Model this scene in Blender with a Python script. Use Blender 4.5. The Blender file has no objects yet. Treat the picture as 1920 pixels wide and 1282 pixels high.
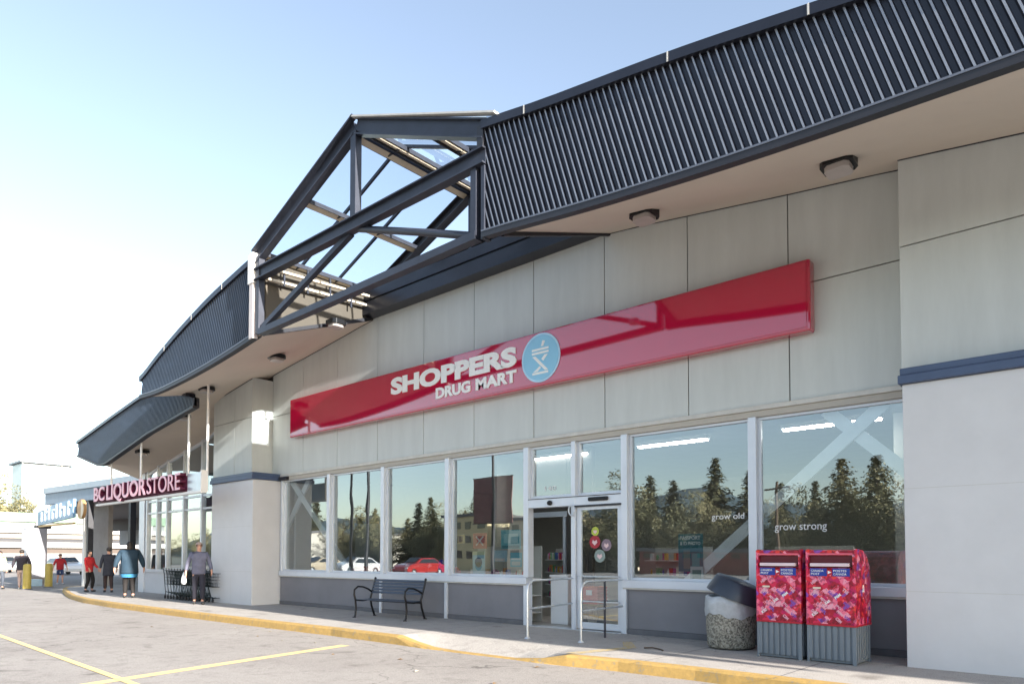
import bpy, bmesh, math, random
from mathutils import Vector, Matrix
random.seed(7)
R = math.radians
sc = bpy.context.scene
col = sc.collection

# ------------------------------------------------------------------ camera, sky, sun, exposure
cam_d = bpy.data.cameras.new('camera')
cam = bpy.data.objects.new('camera', cam_d)
col.objects.link(cam)
cam.location = (0.0, -10.84, 1.40)
cam.rotation_euler = (R(90 + 1.871), 0, R(41.497))
cam_d.sensor_width = 36
cam_d.lens = 36 * 1311.46 / 1920
cam_d.shift_y = (998.72 - 641) / 1920
cam_d.clip_end = 6000
sc.camera = cam

SUN_EL, SUN_AZ = 16.0, -94.3         # azimuth measured from +Y towards -X (the low sun stands to the right, a little in front of the wall)
w = bpy.data.worlds.new("World"); sc.world = w; w.use_nodes = True
nt = w.node_tree; nt.nodes.clear()
sky = nt.nodes.new('ShaderNodeTexSky'); sky.sky_type = 'NISHITA'; sky.sun_disc = False
sky.sun_elevation = R(SUN_EL); sky.sun_rotation = R(-SUN_AZ)
sky.air_density = 1.0; sky.dust_density = 0.8; sky.ozone_density = 1.0
bg = nt.nodes.new('ShaderNodeBackground'); bg.inputs[1].default_value = 0.105
wo = nt.nodes.new('ShaderNodeOutputWorld')
hs = nt.nodes.new('ShaderNodeHueSaturation'); hs.inputs['Saturation'].default_value = 0.80; hs.inputs['Hue'].default_value = 0.502
nt.links.new(sky.outputs[0], hs.inputs['Color']); nt.links.new(hs.outputs[0], bg.inputs[0]); nt.links.new(bg.outputs[0], wo.inputs[0])
sun_d = bpy.data.lights.new('sun', 'SUN'); sun_d.energy = 5.0; sun_d.angle = R(0.5); sun_d.color = (1.0, 0.93, 0.84)
sun = bpy.data.objects.new('sun', sun_d); col.objects.link(sun)
to_sun = Vector((-math.sin(R(SUN_AZ)) * math.cos(R(SUN_EL)), math.cos(R(SUN_AZ)) * math.cos(R(SUN_EL)), math.sin(R(SUN_EL))))
sun.rotation_euler = to_sun.to_track_quat('Z', 'Y').to_euler()
sc.view_settings.view_transform = 'Standard'; sc.view_settings.look = 'None'
sc.view_settings.exposure = 1.93; sc.view_settings.gamma = 1.0
sc.cycles.use_denoising = True
sc.cycles.max_bounces = 10; sc.cycles.diffuse_bounces = 3; sc.cycles.glossy_bounces = 5; sc.cycles.transparent_max_bounces = 12
sc.cycles.caustics_reflective = False; sc.cycles.caustics_refractive = False
sc.cycles.sample_clamp_indirect = 8

# ------------------------------------------------------------------ materials
def mat(name, c, rough=0.6, metal=0.0, var=0.0, vscale=3.0, bump=0.0, bscale=60.0, emit=None, spec=0.5, coat=0.0, c2=None, stretch=None):
    m = bpy.data.materials.new(name); m.use_nodes = True
    t = m.node_tree; b = t.nodes['Principled BSDF']
    b.inputs['Base Color'].default_value = (*c, 1); b.inputs['Roughness'].default_value = rough
    b.inputs['Metallic'].default_value = metal; b.inputs['Specular IOR Level'].default_value = spec
    b.inputs['Coat Weight'].default_value = coat; b.inputs['Coat Roughness'].default_value = 0.05
    if emit:
        b.inputs['Emission Color'].default_value = (*c, 1); b.inputs['Emission Strength'].default_value = emit
    if var > 0 or bump > 0:
        tc = t.nodes.new('ShaderNodeTexCoord'); mp = t.nodes.new('ShaderNodeMapping')
        t.links.new(tc.outputs['Object'], mp.inputs[0])
        if stretch: mp.inputs['Scale'].default_value = stretch
    if var > 0:
        n = t.nodes.new('ShaderNodeTexNoise'); n.inputs['Scale'].default_value = vscale; n.inputs['Detail'].default_value = 6
        n.inputs['Roughness'].default_value = 0.65
        t.links.new(mp.outputs[0], n.inputs['Vector'])
        r = t.nodes.new('ShaderNodeValToRGB'); r.color_ramp.elements[0].position = 0.3; r.color_ramp.elements[1].position = 0.7
        a = [max(0, x * (1 - var)) for x in c]; d = c2 if c2 else [min(1, x * (1 + var)) for x in c]
        r.color_ramp.elements[0].color = (*a, 1); r.color_ramp.elements[1].color = (*d, 1)
        t.links.new(n.outputs['Fac'], r.inputs[0]); t.links.new(r.outputs[0], b.inputs['Base Color'])
    if bump > 0:
        n2 = t.nodes.new('ShaderNodeTexNoise'); n2.inputs['Scale'].default_value = bscale; n2.inputs['Detail'].default_value = 4
        t.links.new(mp.outputs[0], n2.inputs['Vector'])
        bp = t.nodes.new('ShaderNodeBump'); bp.inputs['Strength'].default_value = bump; bp.inputs['Distance'].default_value = 0.01
        t.links.new(n2.outputs['Fac'], bp.inputs['Height']); t.links.new(bp.outputs[0], b.inputs['Normal'])
    return m

def glass_mat(name, refl=0.5, tint=(0.90, 0.95, 0.95), edge=0.9, rtint=(0.86, 0.94, 0.98)):
    m = bpy.data.materials.new(name); m.use_nodes = True
    t = m.node_tree; t.nodes.clear()
    o = t.nodes.new('ShaderNodeOutputMaterial'); mx = t.nodes.new('ShaderNodeMixShader')
    g = t.nodes.new('ShaderNodeBsdfGlossy'); g.inputs['Roughness'].default_value = 0.0; g.inputs['Color'].default_value = (*rtint, 1)
    tr = t.nodes.new('ShaderNodeBsdfTransparent'); tr.inputs[0].default_value = (*tint, 1)
    lw = t.nodes.new('ShaderNodeFresnel'); lw.inputs[0].default_value = 1.5
    ma = t.nodes.new('ShaderNodeMath'); ma.operation = 'MULTIPLY_ADD'; ma.inputs[1].default_value = edge; ma.inputs[2].default_value = refl; ma.use_clamp = True
    nz = t.nodes.new('ShaderNodeTexNoise'); nz.inputs['Scale'].default_value = 0.9; nz.inputs['Detail'].default_value = 1
    tc = t.nodes.new('ShaderNodeTexCoord'); t.links.new(tc.outputs['Object'], nz.inputs['Vector'])
    bu = t.nodes.new('ShaderNodeBump'); bu.inputs['Strength'].default_value = 0.12; bu.inputs['Distance'].default_value = 0.02
    t.links.new(nz.outputs['Fac'], bu.inputs['Height']); t.links.new(bu.outputs[0], g.inputs['Normal'])
    t.links.new(lw.outputs[0], ma.inputs[0]); t.links.new(ma.outputs[0], mx.inputs[0])
    t.links.new(tr.outputs[0], mx.inputs[1]); t.links.new(g.outputs[0], mx.inputs[2]); t.links.new(mx.outputs[0], o.inputs[0])
    return m

def ground_mat(name, base, dark, light, fine=90.0, cracks=0.0, rough=0.9):
    m = bpy.data.materials.new(name); m.use_nodes = True
    t = m.node_tree; b = t.nodes['Principled BSDF']; b.inputs['Roughness'].default_value = rough; b.inputs['Specular IOR Level'].default_value = 0.25
    tc = t.nodes.new('ShaderNodeTexCoord')
    n1 = t.nodes.new('ShaderNodeTexNoise'); n1.inputs['Scale'].default_value = 0.35; n1.inputs['Detail'].default_value = 8; n1.inputs['Roughness'].default_value = 0.6
    n2 = t.nodes.new('ShaderNodeTexNoise'); n2.inputs['Scale'].default_value = fine; n2.inputs['Detail'].default_value = 3
    n3 = t.nodes.new('ShaderNodeTexNoise'); n3.inputs['Scale'].default_value = 4.0; n3.inputs['Detail'].default_value = 7; n3.inputs['Roughness'].default_value = 0.7
    for n in (n1, n2, n3): t.links.new(tc.outputs['Object'], n.inputs['Vector'])
    r1 = t.nodes.new('ShaderNodeValToRGB'); r1.color_ramp.elements[0].position = .3; r1.color_ramp.elements[1].position = .7
    r1.color_ramp.elements[0].color = (*base, 1); r1.color_ramp.elements[1].color = (*light, 1)
    t.links.new(n1.outputs['Fac'], r1.inputs[0])
    r2 = t.nodes.new('ShaderNodeValToRGB'); r2.color_ramp.elements[0].position = .36; r2.color_ramp.elements[1].position = .56
    r2.color_ramp.elements[0].color = (0.62, 0.62, 0.62, 1); r2.color_ramp.elements[1].color = (1, 1, 1, 1)
    t.links.new(n2.outputs['Fac'], r2.inputs[0])
    r3 = t.nodes.new('ShaderNodeValToRGB'); r3.color_ramp.elements[0].position = .28; r3.color_ramp.elements[1].position = .5
    r3.color_ramp.elements[0].color = (*[d / max(1e-3, x) for d, x in zip(dark, base)], 1); r3.color_ramp.elements[1].color = (1, 1, 1, 1)
    t.links.new(n3.outputs['Fac'], r3.inputs[0])
    mul = t.nodes.new('ShaderNodeMix'); mul.data_type = 'RGBA'; mul.blend_type = 'MULTIPLY'; mul.inputs[0].default_value = 1
    t.links.new(r1.outputs[0], mul.inputs[6]); t.links.new(r2.outputs[0], mul.inputs[7])
    mul2 = t.nodes.new('ShaderNodeMix'); mul2.data_type = 'RGBA'; mul2.blend_type = 'MULTIPLY'; mul2.inputs[0].default_value = 1
    t.links.new(mul.outputs[2], mul2.inputs[6]); t.links.new(r3.outputs[0], mul2.inputs[7])
    out = mul2.outputs[2]
    n4 = t.nodes.new('ShaderNodeTexNoise'); n4.inputs['Scale'].default_value = 1.1; n4.inputs['Detail'].default_value = 3; n4.inputs['Distortion'].default_value = .6
    mp4 = t.nodes.new('ShaderNodeMapping'); mp4.inputs['Location'].default_value = (7.3, 2.1, 0); t.links.new(tc.outputs['Object'], mp4.inputs[0]); t.links.new(mp4.outputs[0], n4.inputs['Vector'])
    r4 = t.nodes.new('ShaderNodeValToRGB'); r4.color_ramp.elements[0].position = .64; r4.color_ramp.elements[0].color = (1, 1, 1, 1); r4.color_ramp.elements[1].position = .76; r4.color_ramp.elements[1].color = (.55, .54, .53, 1)
    t.links.new(n4.outputs['Fac'], r4.inputs[0])
    m4 = t.nodes.new('ShaderNodeMix'); m4.data_type = 'RGBA'; m4.blend_type = 'MULTIPLY'; m4.inputs[0].default_value = 1
    t.links.new(out, m4.inputs[6]); t.links.new(r4.outputs[0], m4.inputs[7]); out = m4.outputs[2]
    if cracks > 0:
        v = t.nodes.new('ShaderNodeTexVoronoi'); v.feature = 'DISTANCE_TO_EDGE'; v.inputs['Scale'].default_value = 0.22
        nz = t.nodes.new('ShaderNodeTexNoise'); nz.inputs['Scale'].default_value = 1.5; nz.inputs['Detail'].default_value = 5
        t.links.new(tc.outputs['Object'], nz.inputs['Vector'])
        ad = t.nodes.new('ShaderNodeVectorMath'); ad.operation = 'MULTIPLY_ADD'; ad.inputs[1].default_value = (1.4, 1.4, 0)
        t.links.new(nz.outputs['Color'], ad.inputs[0]); t.links.new(tc.outputs['Object'], ad.inputs[2]); t.links.new(ad.outputs[0], v.inputs['Vector'])
        rc = t.nodes.new('ShaderNodeValToRGB'); rc.color_ramp.elements[0].position = 0.0; rc.color_ramp.elements[1].position = 0.004
        k = 1 - cracks; rc.color_ramp.elements[0].color = (k, k, k, 1); rc.color_ramp.elements[1].color = (1, 1, 1, 1)
        t.links.new(v.outputs['Distance'], rc.inputs[0])
        m3 = t.nodes.new('ShaderNodeMix'); m3.data_type = 'RGBA'; m3.blend_type = 'MULTIPLY'; m3.inputs[0].default_value = 1
        t.links.new(out, m3.inputs[6]); t.links.new(rc.outputs[0], m3.inputs[7]); out = m3.outputs[2]
    t.links.new(out, b.inputs['Base Color'])
    bp = t.nodes.new('ShaderNodeBump'); bp.inputs['Strength'].default_value = 0.5; bp.inputs['Distance'].default_value = 0.006
    t.links.new(n2.outputs['Fac'], bp.inputs['Height']); t.links.new(bp.outputs[0], b.inputs['Normal'])
    return m

def worn_paint(name, c, under, wear=0.42, scale=14):
    m = bpy.data.materials.new(name); m.use_nodes = True
    t = m.node_tree; b = t.nodes['Principled BSDF']; b.inputs['Roughness'].default_value = 0.75
    tc = t.nodes.new('ShaderNodeTexCoord')
    n = t.nodes.new('ShaderNodeTexNoise'); n.inputs['Scale'].default_value = scale; n.inputs['Detail'].default_value = 9; n.inputs['Roughness'].default_value = 0.75
    t.links.new(tc.outputs['Object'], n.inputs['Vector'])
    r = t.nodes.new('ShaderNodeValToRGB'); e = r.color_ramp.elements
    e[0].position = wear - .06; e[0].color = (*under, 1); e[1].position = wear; e[1].color = (*[x * .8 for x in c], 1)
    e2 = r.color_ramp.elements.new(0.65); e2.color = (*c, 1)
    t.links.new(n.outputs['Fac'], r.inputs[0]); t.links.new(r.outputs[0], b.inputs['Base Color'])
    return m

def mosaic_mat(name):
    m = bpy.data.materials.new(name); m.use_nodes = True
    t = m.node_tree; b = t.nodes['Principled BSDF']; b.inputs['Roughness'].default_value = 0.35
    tc = t.nodes.new('ShaderNodeTexCoord'); mp = t.nodes.new('ShaderNodeMapping'); mp.inputs['Rotation'].default_value = (0.0, R(40), R(12)); mp.inputs['Scale'].default_value = (15, 15, 15)
    t.links.new(tc.outputs['Object'], mp.inputs[0])
    v = t.nodes.new('ShaderNodeTexVoronoi'); v.distance = 'CHEBYCHEV'; v.inputs['Scale'].default_value = 1.0; v.inputs['Randomness'].default_value = 0.8
    t.links.new(mp.outputs[0], v.inputs['Vector'])
    s = t.nodes.new('ShaderNodeSeparateColor'); t.links.new(v.outputs['Color'], s.inputs[0])
    r = t.nodes.new('ShaderNodeValToRGB'); r.color_ramp.interpolation = 'CONSTANT'
    cols = [(0, (.38, .005, .03)), (.2, (.62, .015, .07)), (.38, (.75, .05, .04)), (.5, (.82, .16, .26)), (.62, (.5, .01, .10)), (.74, (.85, .30, .40)), (.84, (.25, .06, .38)), (.9, (.68, .02, .05))]
    el = r.color_ramp.elements; el[0].position = 0; el[0].color = (*cols[0][1], 1); el[1].position = cols[1][0]; el[1].color = (*cols[1][1], 1)
    for p, c in cols[2:]:
        e = el.new(p); e.color = (*c, 1)
    t.links.new(s.outputs[0], r.inputs[0])
    v2 = t.nodes.new('ShaderNodeTexVoronoi'); v2.distance = 'CHEBYCHEV'; v2.inputs['Scale'].default_value = 2.3
    t.links.new(mp.outputs[0], v2.inputs['Vector'])
    r2 = t.nodes.new('ShaderNodeValToRGB'); r2.color_ramp.interpolation = 'CONSTANT'
    r2.color_ramp.elements[0].color = (.55, .5, .6, 1); r2.color_ramp.elements[1].position = .3; r2.color_ramp.elements[1].color = (1, 1, 1, 1)
    s2 = t.nodes.new('ShaderNodeSeparateColor'); t.links.new(v2.outputs['Color'], s2.inputs[0]); t.links.new(s2.outputs[1], r2.inputs[0])
    mx = t.nodes.new('ShaderNodeMix'); mx.data_type = 'RGBA'; mx.blend_type = 'MULTIPLY'; mx.inputs[0].default_value = 1
    t.links.new(r.outputs[0], mx.inputs[6]); t.links.new(r2.outputs[0], mx.inputs[7]); t.links.new(mx.outputs[2], b.inputs['Base Color'])
    return m

def pebble_mat(name):
    m = bpy.data.materials.new(name); m.use_nodes = True
    t = m.node_tree; b = t.nodes['Principled BSDF']; b.inputs['Roughness'].default_value = 0.8
    tc = t.nodes.new('ShaderNodeTexCoord'); v = t.nodes.new('ShaderNodeTexVoronoi'); v.inputs['Scale'].default_value = 45
    t.links.new(tc.outputs['Object'], v.inputs['Vector'])
    s = t.nodes.new('ShaderNodeSeparateColor'); t.links.new(v.outputs['Color'], s.inputs[0])
    r = t.nodes.new('ShaderNodeValToRGB'); el = r.color_ramp.elements
    el[0].color = (.10, .095, .08, 1); el[1].color = (.42, .39, .33, 1); e = el.new(.35); e.color = (.22, .2, .16, 1); e = el.new(.7); e.color = (.36, .34, .28, 1)
    t.links.new(s.outputs[0], r.inputs[0]); t.links.new(r.outputs[0], b.inputs['Base Color'])
    bp = t.nodes.new('ShaderNodeBump'); bp.inputs['Strength'].default_value = 0.9; bp.inputs['Distance'].default_value = 0.01; bp.invert = True
    t.links.new(v.outputs['Distance'], bp.inputs['Height']); t.links.new(bp.outputs[0], b.inputs['Normal'])
    return m

def leaf_mat(name, a, b_):
    m = bpy.data.materials.new(name); m.use_nodes = True
    t = m.node_tree; b = t.nodes['Principled BSDF']; b.inputs['Roughness'].default_value = 0.7
    g = t.nodes.new('ShaderNodeNewGeometry'); tc = t.nodes.new('ShaderNodeTexCoord')
    n = t.nodes.new('ShaderNodeTexNoise'); n.inputs['Scale'].default_value = 0.9; n.inputs['Detail'].default_value = 5
    t.links.new(tc.outputs['Object'], n.inputs['Vector'])
    ad = t.nodes.new('ShaderNodeMath'); ad.operation = 'MULTIPLY_ADD'; ad.inputs[1].default_value = 0.45
    t.links.new(g.outputs['Random Per Island'], ad.inputs[0]); t.links.new(n.outputs['Fac'], ad.inputs[2])
    r = t.nodes.new('ShaderNodeValToRGB'); r.color_ramp.elements[0].position = .35; r.color_ramp.elements[1].position = .9
    r.color_ramp.elements[0].color = (*a, 1); r.color_ramp.elements[1].color = (*b_, 1)
    t.links.new(ad.outputs[0], r.inputs[0]); t.links.new(r.outputs[0], b.inputs['Base Color'])
    return m

M = dict(
    panel=mat('wall_panel', (.545, .575, .565), .5, var=.06, vscale=1.6, bump=.04, bscale=30, stretch=(2.2, 2.2, .35)),
    panel2=mat('pillar_panel', (.60, .605, .62), .6, var=.045, vscale=1.2, bump=.12, bscale=220),
    joint=mat('joint_dark', (.10, .10, .095), .9),  # dark tone of the backing in the panel gaps
    soffit=mat('soffit_panel', (.63, .555, .475), .75, var=.04, vscale=.7, bump=.1, bscale=120),
    navy=mat('navy_metal', (.024, .027, .039), .32, metal=.35, var=.18, vscale=1.5),
    rib=mat('ribbed_metal', (.020, .022, .033), .35, metal=.2, var=.12, vscale=.8, stretch=(1, 1, 3)),
    navyflat=mat('navy_trim', (.017, .018, .025), .5, var=.2, vscale=2),
    steel=mat('truss_steel', (.030, .035, .052), .45, metal=.2, var=.22, vscale=3),
    band=mat('blue_band', (.055, .085, .16), .4, var=.1, vscale=2),
    alu=mat('aluminium', (.66, .70, .76), .38, metal=.25, var=.05, vscale=2),
    alud=mat('aluminium_worn', (.55, .53, .49), .5, metal=.2, var=.1, vscale=6),
    white=mat('white_paint', (.8, .79, .77), .5, var=.03),
    cream=mat('purlin_cream', (.66, .58, .46), .6, var=.08, vscale=5),
    knee=mat('knee_wall', (.21, .205, .22), .7, var=.08, vscale=1.2, bump=.2, bscale=150),
    kneed=mat('knee_base', (.13, .13, .14), .8, var=.15, vscale=4),
    glass=glass_mat('window_glass', .24),
    glass2=glass_mat('store_glass', .34),
    skyglass=glass_mat('skylight_glass', .0, (.80, .84, .88), .18),
    red=mat('sign_red', (.46, .006, .045), .05, coat=1.0, var=.02, spec=1.0),
    letter=mat('letter_white', (.85, .85, .84), .35, var=.02),
    logo=mat('logo_blue', (.26, .56, .78), .25, var=.03),
    darkred=mat('letter_side_maroon', (.10, .012, .04), .5, var=.1),
    pink=mat('letter_face_pink', (.78, .42, .52), .4, var=.05),
    black=mat('black_iron', (.012, .013, .016), .35, metal=.4, var=.2, vscale=20),
    slat=mat('bench_slat', (.04, .055, .085), .4, var=.15, vscale=8),
    asphalt=ground_mat('asphalt', (.32, .293, .272), (.24, .218, .20), (.40, .372, .345), 110, cracks=.5),
    concrete=ground_mat('sidewalk_concrete', (.43, .402, .37), (.33, .305, .28), (.50, .472, .44), 70, cracks=.25),
    kerbp=worn_paint('kerb_yellow', (.50, .32, .10), (.30, .24, .15), .44, 12),
    linep=worn_paint('line_yellow', (.86, .66, .30), (.40, .36, .29), .36, 9),
    gal=mat('galvanised', (.60, .64, .68), .35, metal=.6, var=.1, vscale=12),
    ribedge=mat('rib_crest_glint', (.27, .29, .33), .38, metal=.35, var=.12, vscale=2),  # paler tone paints highlight lines onto the rib crests
    ribleft=mat('ribbed_metal_blue', (.020, .036, .066), .35, metal=.2, var=.2, vscale=.9, stretch=(1, 1, 2)),
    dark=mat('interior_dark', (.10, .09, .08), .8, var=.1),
    inwall=mat('interior_wall', (.50, .49, .45), .8, var=.05),
    infloor=mat('interior_floor', (.32, .30, .27), .4, var=.08),
    brace=mat('brace_paint', (.93, .95, .95), .5, var=.05),
    lamp=mat('tube_lamp', (1, .99, .96), .5, emit=9),
    mosaic=mosaic_mat('mail_mosaic'),
    mailgrey=mat('mailbox_grey', (.16, .19, .22), .55, var=.06, bump=.1),
    mailred=mat('mailbox_red', (.45, .01, .03), .4, var=.05),
    mailblue=mat('plate_blue', (.015, .04, .30), .35, var=.05),
    pebble=pebble_mat('pebble_concrete'),
    lid=mat('lid_plastic', (.035, .045, .065), .35, var=.1, vscale=6),
    liner=mat('bin_liner', (.44, .46, .48), .3, var=.15, vscale=9, bump=.8, bscale=18),
    skin=mat('skin', (.55, .30, .21), .6, var=.06), hair_d=mat('hair_dark', (.02, .015, .012), .6, var=.3), hair_g=mat('hair_grey', (.45, .33, .28), .6, var=.2),
    leafd=leaf_mat('conifer_leaf', (.035, .045, .022), (.17, .16, .08)),
    leafo=leaf_mat('olive_leaf', (.06, .065, .025), (.28, .24, .12)),
    bark=mat('bark', (.10, .07, .05), .9, var=.3, vscale=6),
    yellow=mat('bollard_yellow', (.46, .36, .08), .5, var=.12, vscale=7),
    tyre=mat('tyre', (.015, .015, .015), .8, var=.2), carglass=mat('car_glass', (.02, .025, .03), .05, spec=.8, var=.02),
)
M['red'].node_tree.nodes['Principled BSDF'].inputs['Coat IOR'].default_value = 1.48
def simple(name, c, rough=.6, **k):
    if name not in M: M[name] = mat(name, c, rough, var=k.pop('var', .08), **k)
    return M[name]

# ------------------------------------------------------------------ mesh helpers
class MB:
    def __init__(s): s.v = []; s.f = []; s.sm = []
    def add(s, vs, fs, smooth=False):
        o = len(s.v); s.v += [tuple(v) for v in vs]; s.f += [tuple(i + o for i in f) for f in fs]; s.sm += [smooth] * len(fs); return s
    def box(s, x0, x1, y0, y1, z0, z1):
        vs = [(x0, y0, z0), (x1, y0, z0), (x1, y1, z0), (x0, y1, z0), (x0, y0, z1), (x1, y0, z1), (x1, y1, z1), (x0, y1, z1)]
        return s.add(vs, [(0, 3, 2, 1), (4, 5, 6, 7), (0, 1, 5, 4), (1, 2, 6, 5), (2, 3, 7, 6), (3, 0, 4, 7)])
    def beam(s, a, b, wdt, hgt, up=(0, 0, 1)):
        a = Vector(a); b = Vector(b); d = (b - a).normalized(); u = Vector(up)
        sd = d.cross(u)
        if sd.length < 1e-4: sd = d.cross(Vector((0, 1, 0)))
        sd.normalize(); u = sd.cross(d).normalized()
        vs = []
        for p in (a, b):
            for i, j in ((-1, -1), (1, -1), (1, 1), (-1, 1)):
                vs.append(p + sd * (i * wdt / 2) + u * (j * hgt / 2))
        return s.add(vs, [(0, 3, 2, 1), (4, 5, 6, 7), (0, 1, 5, 4), (1, 2, 6, 5), (2, 3, 7, 6), (3, 0, 4, 7)])
    def prism(s, pts, axis, a, b, smooth=False):
        # pts 2D polygon; axis 'y': pts are (x,z), extruded from y=a to y=b ; 'x': (y,z) ; 'z': (x,y)
        def P(p, t):
            return {'y': (p[0], t, p[1]), 'x': (t, p[0], p[1]), 'z': (p[0], p[1], t)}[axis]
        n = len(pts)
        vs = [P(p, a) for p in pts] + [P(p, b) for p in pts]
        s.add(vs, [tuple(range(n)), tuple(range(2 * n - 1, n - 1, -1))])
        s.sm[-2:] = [False, False]
        s.add(vs, [(i, (i + 1) % n, n + (i + 1) % n, n + i) for i in range(n)], smooth)
        return s
    def cyl(s, a, b, r0, r1=None, n=16, cap=True, smooth=True):
        r1 = r0 if r1 is None else r1
        a = Vector(a); b = Vector(b); d = (b - a).normalized()
        u = d.orthogonal().normalized(); v = d.cross(u)
        vs = []
        for p, r in ((a, r0), (b, r1)):
            for i in range(n):
                t = 2 * math.pi * i / n; vs.append(p + u * (r * math.cos(t)) + v * (r * math.sin(t)))
        s.add(vs, [(i, (i + 1) % n, n + (i + 1) % n, n + i) for i in range(n)], smooth)
        if cap: s.add(vs[:n], [tuple(range(n - 1, -1, -1))]); s.add(vs[n:], [tuple(range(n))])
        return s
    def tube(s, pts, r, n=8, closed=False):
        P = [Vector(p) for p in pts]; m = len(P); rings = []; pu = None
        for i, p in enumerate(P):
            if closed: d = (P[(i + 1) % m] - P[i - 1])
            else: d = P[min(i + 1, m - 1)] - P[max(i - 1, 0)]
            d.normalize()
            u = (pu - d * pu.dot(d)) if pu else d.orthogonal()
            u.normalize(); pu = u; v = d.cross(u)
            rr = r[i] if isinstance(r, (list, tuple)) else r
            rings.append([p + u * (rr * math.cos(2 * math.pi * k / n)) + v * (rr * math.sin(2 * math.pi * k / n)) for k in range(n)])
        vs = [q for ring in rings for q in ring]; fs = []
        for i in range(m if closed else m - 1):
            j = (i + 1) % m
            fs += [(i * n + k, i * n + (k + 1) % n, j * n + (k + 1) % n, j * n + k) for k in range(n)]
        s.add(vs, fs, True)
        if not closed:
            s.add(rings[0], [tuple(range(n - 1, -1, -1))]); s.add(rings[-1], [tuple(range(n))])
        return s
    def lathe(s, prof, c=(0, 0), n=32, smooth=True):
        vs = []; fs = []
        for r, z in prof:
            for k in range(n):
                t = 2 * math.pi * k / n; vs.append((c[0] + r * math.cos(t), c[1] + r * math.sin(t), z))
        for i in range(len(prof) - 1):
            fs += [(i * n + k, i * n + (k + 1) % n, (i + 1) * n + (k + 1) % n, (i + 1) * n + k) for k in range(n)]
        return s.add(vs, fs, smooth)
    def sphere(s, c, r, n=12, m=8):
        rx, ry, rz = r if isinstance(r, (tuple, list)) else (r, r, r)
        vs = [(c[0], c[1], c[2] + rz)]; fs = []
        for i in range(1, m):
            a = math.pi * i / m
            for k in range(n):
                t = 2 * math.pi * k / n; vs.append((c[0] + rx * math.sin(a) * math.cos(t), c[1] + ry * math.sin(a) * math.sin(t), c[2] + rz * math.cos(a)))
        vs.append((c[0], c[1], c[2] - rz)); L = len(vs) - 1
        fs += [(0, 1 + k, 1 + (k + 1) % n) for k in range(n)]
        for i in range(m - 2):
            fs += [(1 + i * n + k, 1 + (i + 1) * n + k, 1 + (i + 1) * n + (k + 1) % n, 1 + i * n + (k + 1) % n) for k in range(n)]
        fs += [(L, 1 + (m - 2) * n + (k + 1) % n, 1 + (m - 2) * n + k) for k in range(n)]
        return s.add(vs, fs, True)
    def build(s, name, m, parent=None, bevel=0, loc=None):
        me = bpy.data.meshes.new(name); me.from_pydata(s.v, [], s.f)
        me.polygons.foreach_set('use_smooth', s.sm)
        if len(s.f) > 1:
            bm = bmesh.new(); bm.from_mesh(me); bmesh.ops.recalc_face_normals(bm, faces=bm.faces); bm.to_mesh(me); bm.free()
        me.materials.append(m)
        o = bpy.data.objects.new(name, me); col.objects.link(o)
        if parent: o.parent = parent
        if loc: o.location = loc
        if bevel:
            b = o.modifiers.new('bevel', 'BEVEL'); b.width = bevel; b.segments = 2; b.limit_method = 'ANGLE'; b.angle_limit = R(40)
        return o

def tag(o, label=None, cat=None, group=None, kind=None):
    for k, v in (('label', label), ('category', cat), ('group', group), ('kind', kind)):
        if v: o[k] = v
    return o
def thing(name, label, cat, loc=(0, 0, 0), rz=0, group=None):
    o = bpy.data.objects.new(name, None); o.empty_display_size = .2; col.objects.link(o)
    o.location = loc; o.rotation_euler = (0, 0, rz)
    return tag(o, label, cat, group)
def copy_tree(o, parent=None):
    c = o.copy(); col.objects.link(c); c.parent = parent
    for ch in list(o.children): copy_tree(ch, c)
    return c
def text_obj(name, s, size, m, parent=None, depth=.02, offset=0.0, sx=1.0, loc=(0, 0, 0), align='LEFT', spacing=1.0, width=None, height=None):
    cu = bpy.data.curves.new(name, 'FONT'); cu.body = s; cu.size = size; cu.extrude = depth / 2; cu.offset = offset
    cu.align_x = align; cu.space_character = spacing; cu.resolution_u = 4
    t = bpy.data.objects.new(name, cu); col.objects.link(t)
    dg = bpy.context.evaluated_depsgraph_get(); me = bpy.data.meshes.new_from_object(t.evaluated_get(dg))
    bpy.data.objects.remove(t)
    xs = [v.co.x for v in me.vertices]; ys = [v.co.y for v in me.vertices]
    x0, x1, y0, y1 = min(xs), max(xs), min(ys), max(ys)
    fx = (width / (x1 - x0)) if width else sx; fy = (height / (y1 - y0)) if height else 1.0
    for v in me.vertices:                      # x right, z up, facing -Y, lower-left corner at the origin
        x, y, z = v.co; v.co = ((x - x0) * fx, -z, (y - y0) * fy)
    me.materials.clear(); me.materials.append(m)
    o = bpy.data.objects.new(name, me); col.objects.link(o); o.location = loc
    if parent: o.parent = parent
    return o
ORD = 'first second third fourth fifth sixth seventh eighth ninth tenth eleventh twelfth thirteenth fourteenth fifteenth sixteenth seventeenth eighteenth nineteenth twentieth'.split()
ORD += ['twenty-' + w_ for w_ in ORD[:9]] + ['thirtieth'] + ['thirty-' + w_ for w_ in ORD[:9]] + ['fortieth']
def interp(tab, x):
    if x <= tab[0][0]: return tab[0][1]
    for (a, b), (c, d) in zip(tab, tab[1:]):
        if x <= c: return b + (d - b) * (x - a) / (c - a)
    return tab[-1][1]
def smooth_interp(tab, x):                     # average over a small window: rounds the kinks of the table
    return sum(interp(tab, x + d) for d in (-.5, -.25, 0, .25, .5)) / 5

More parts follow.
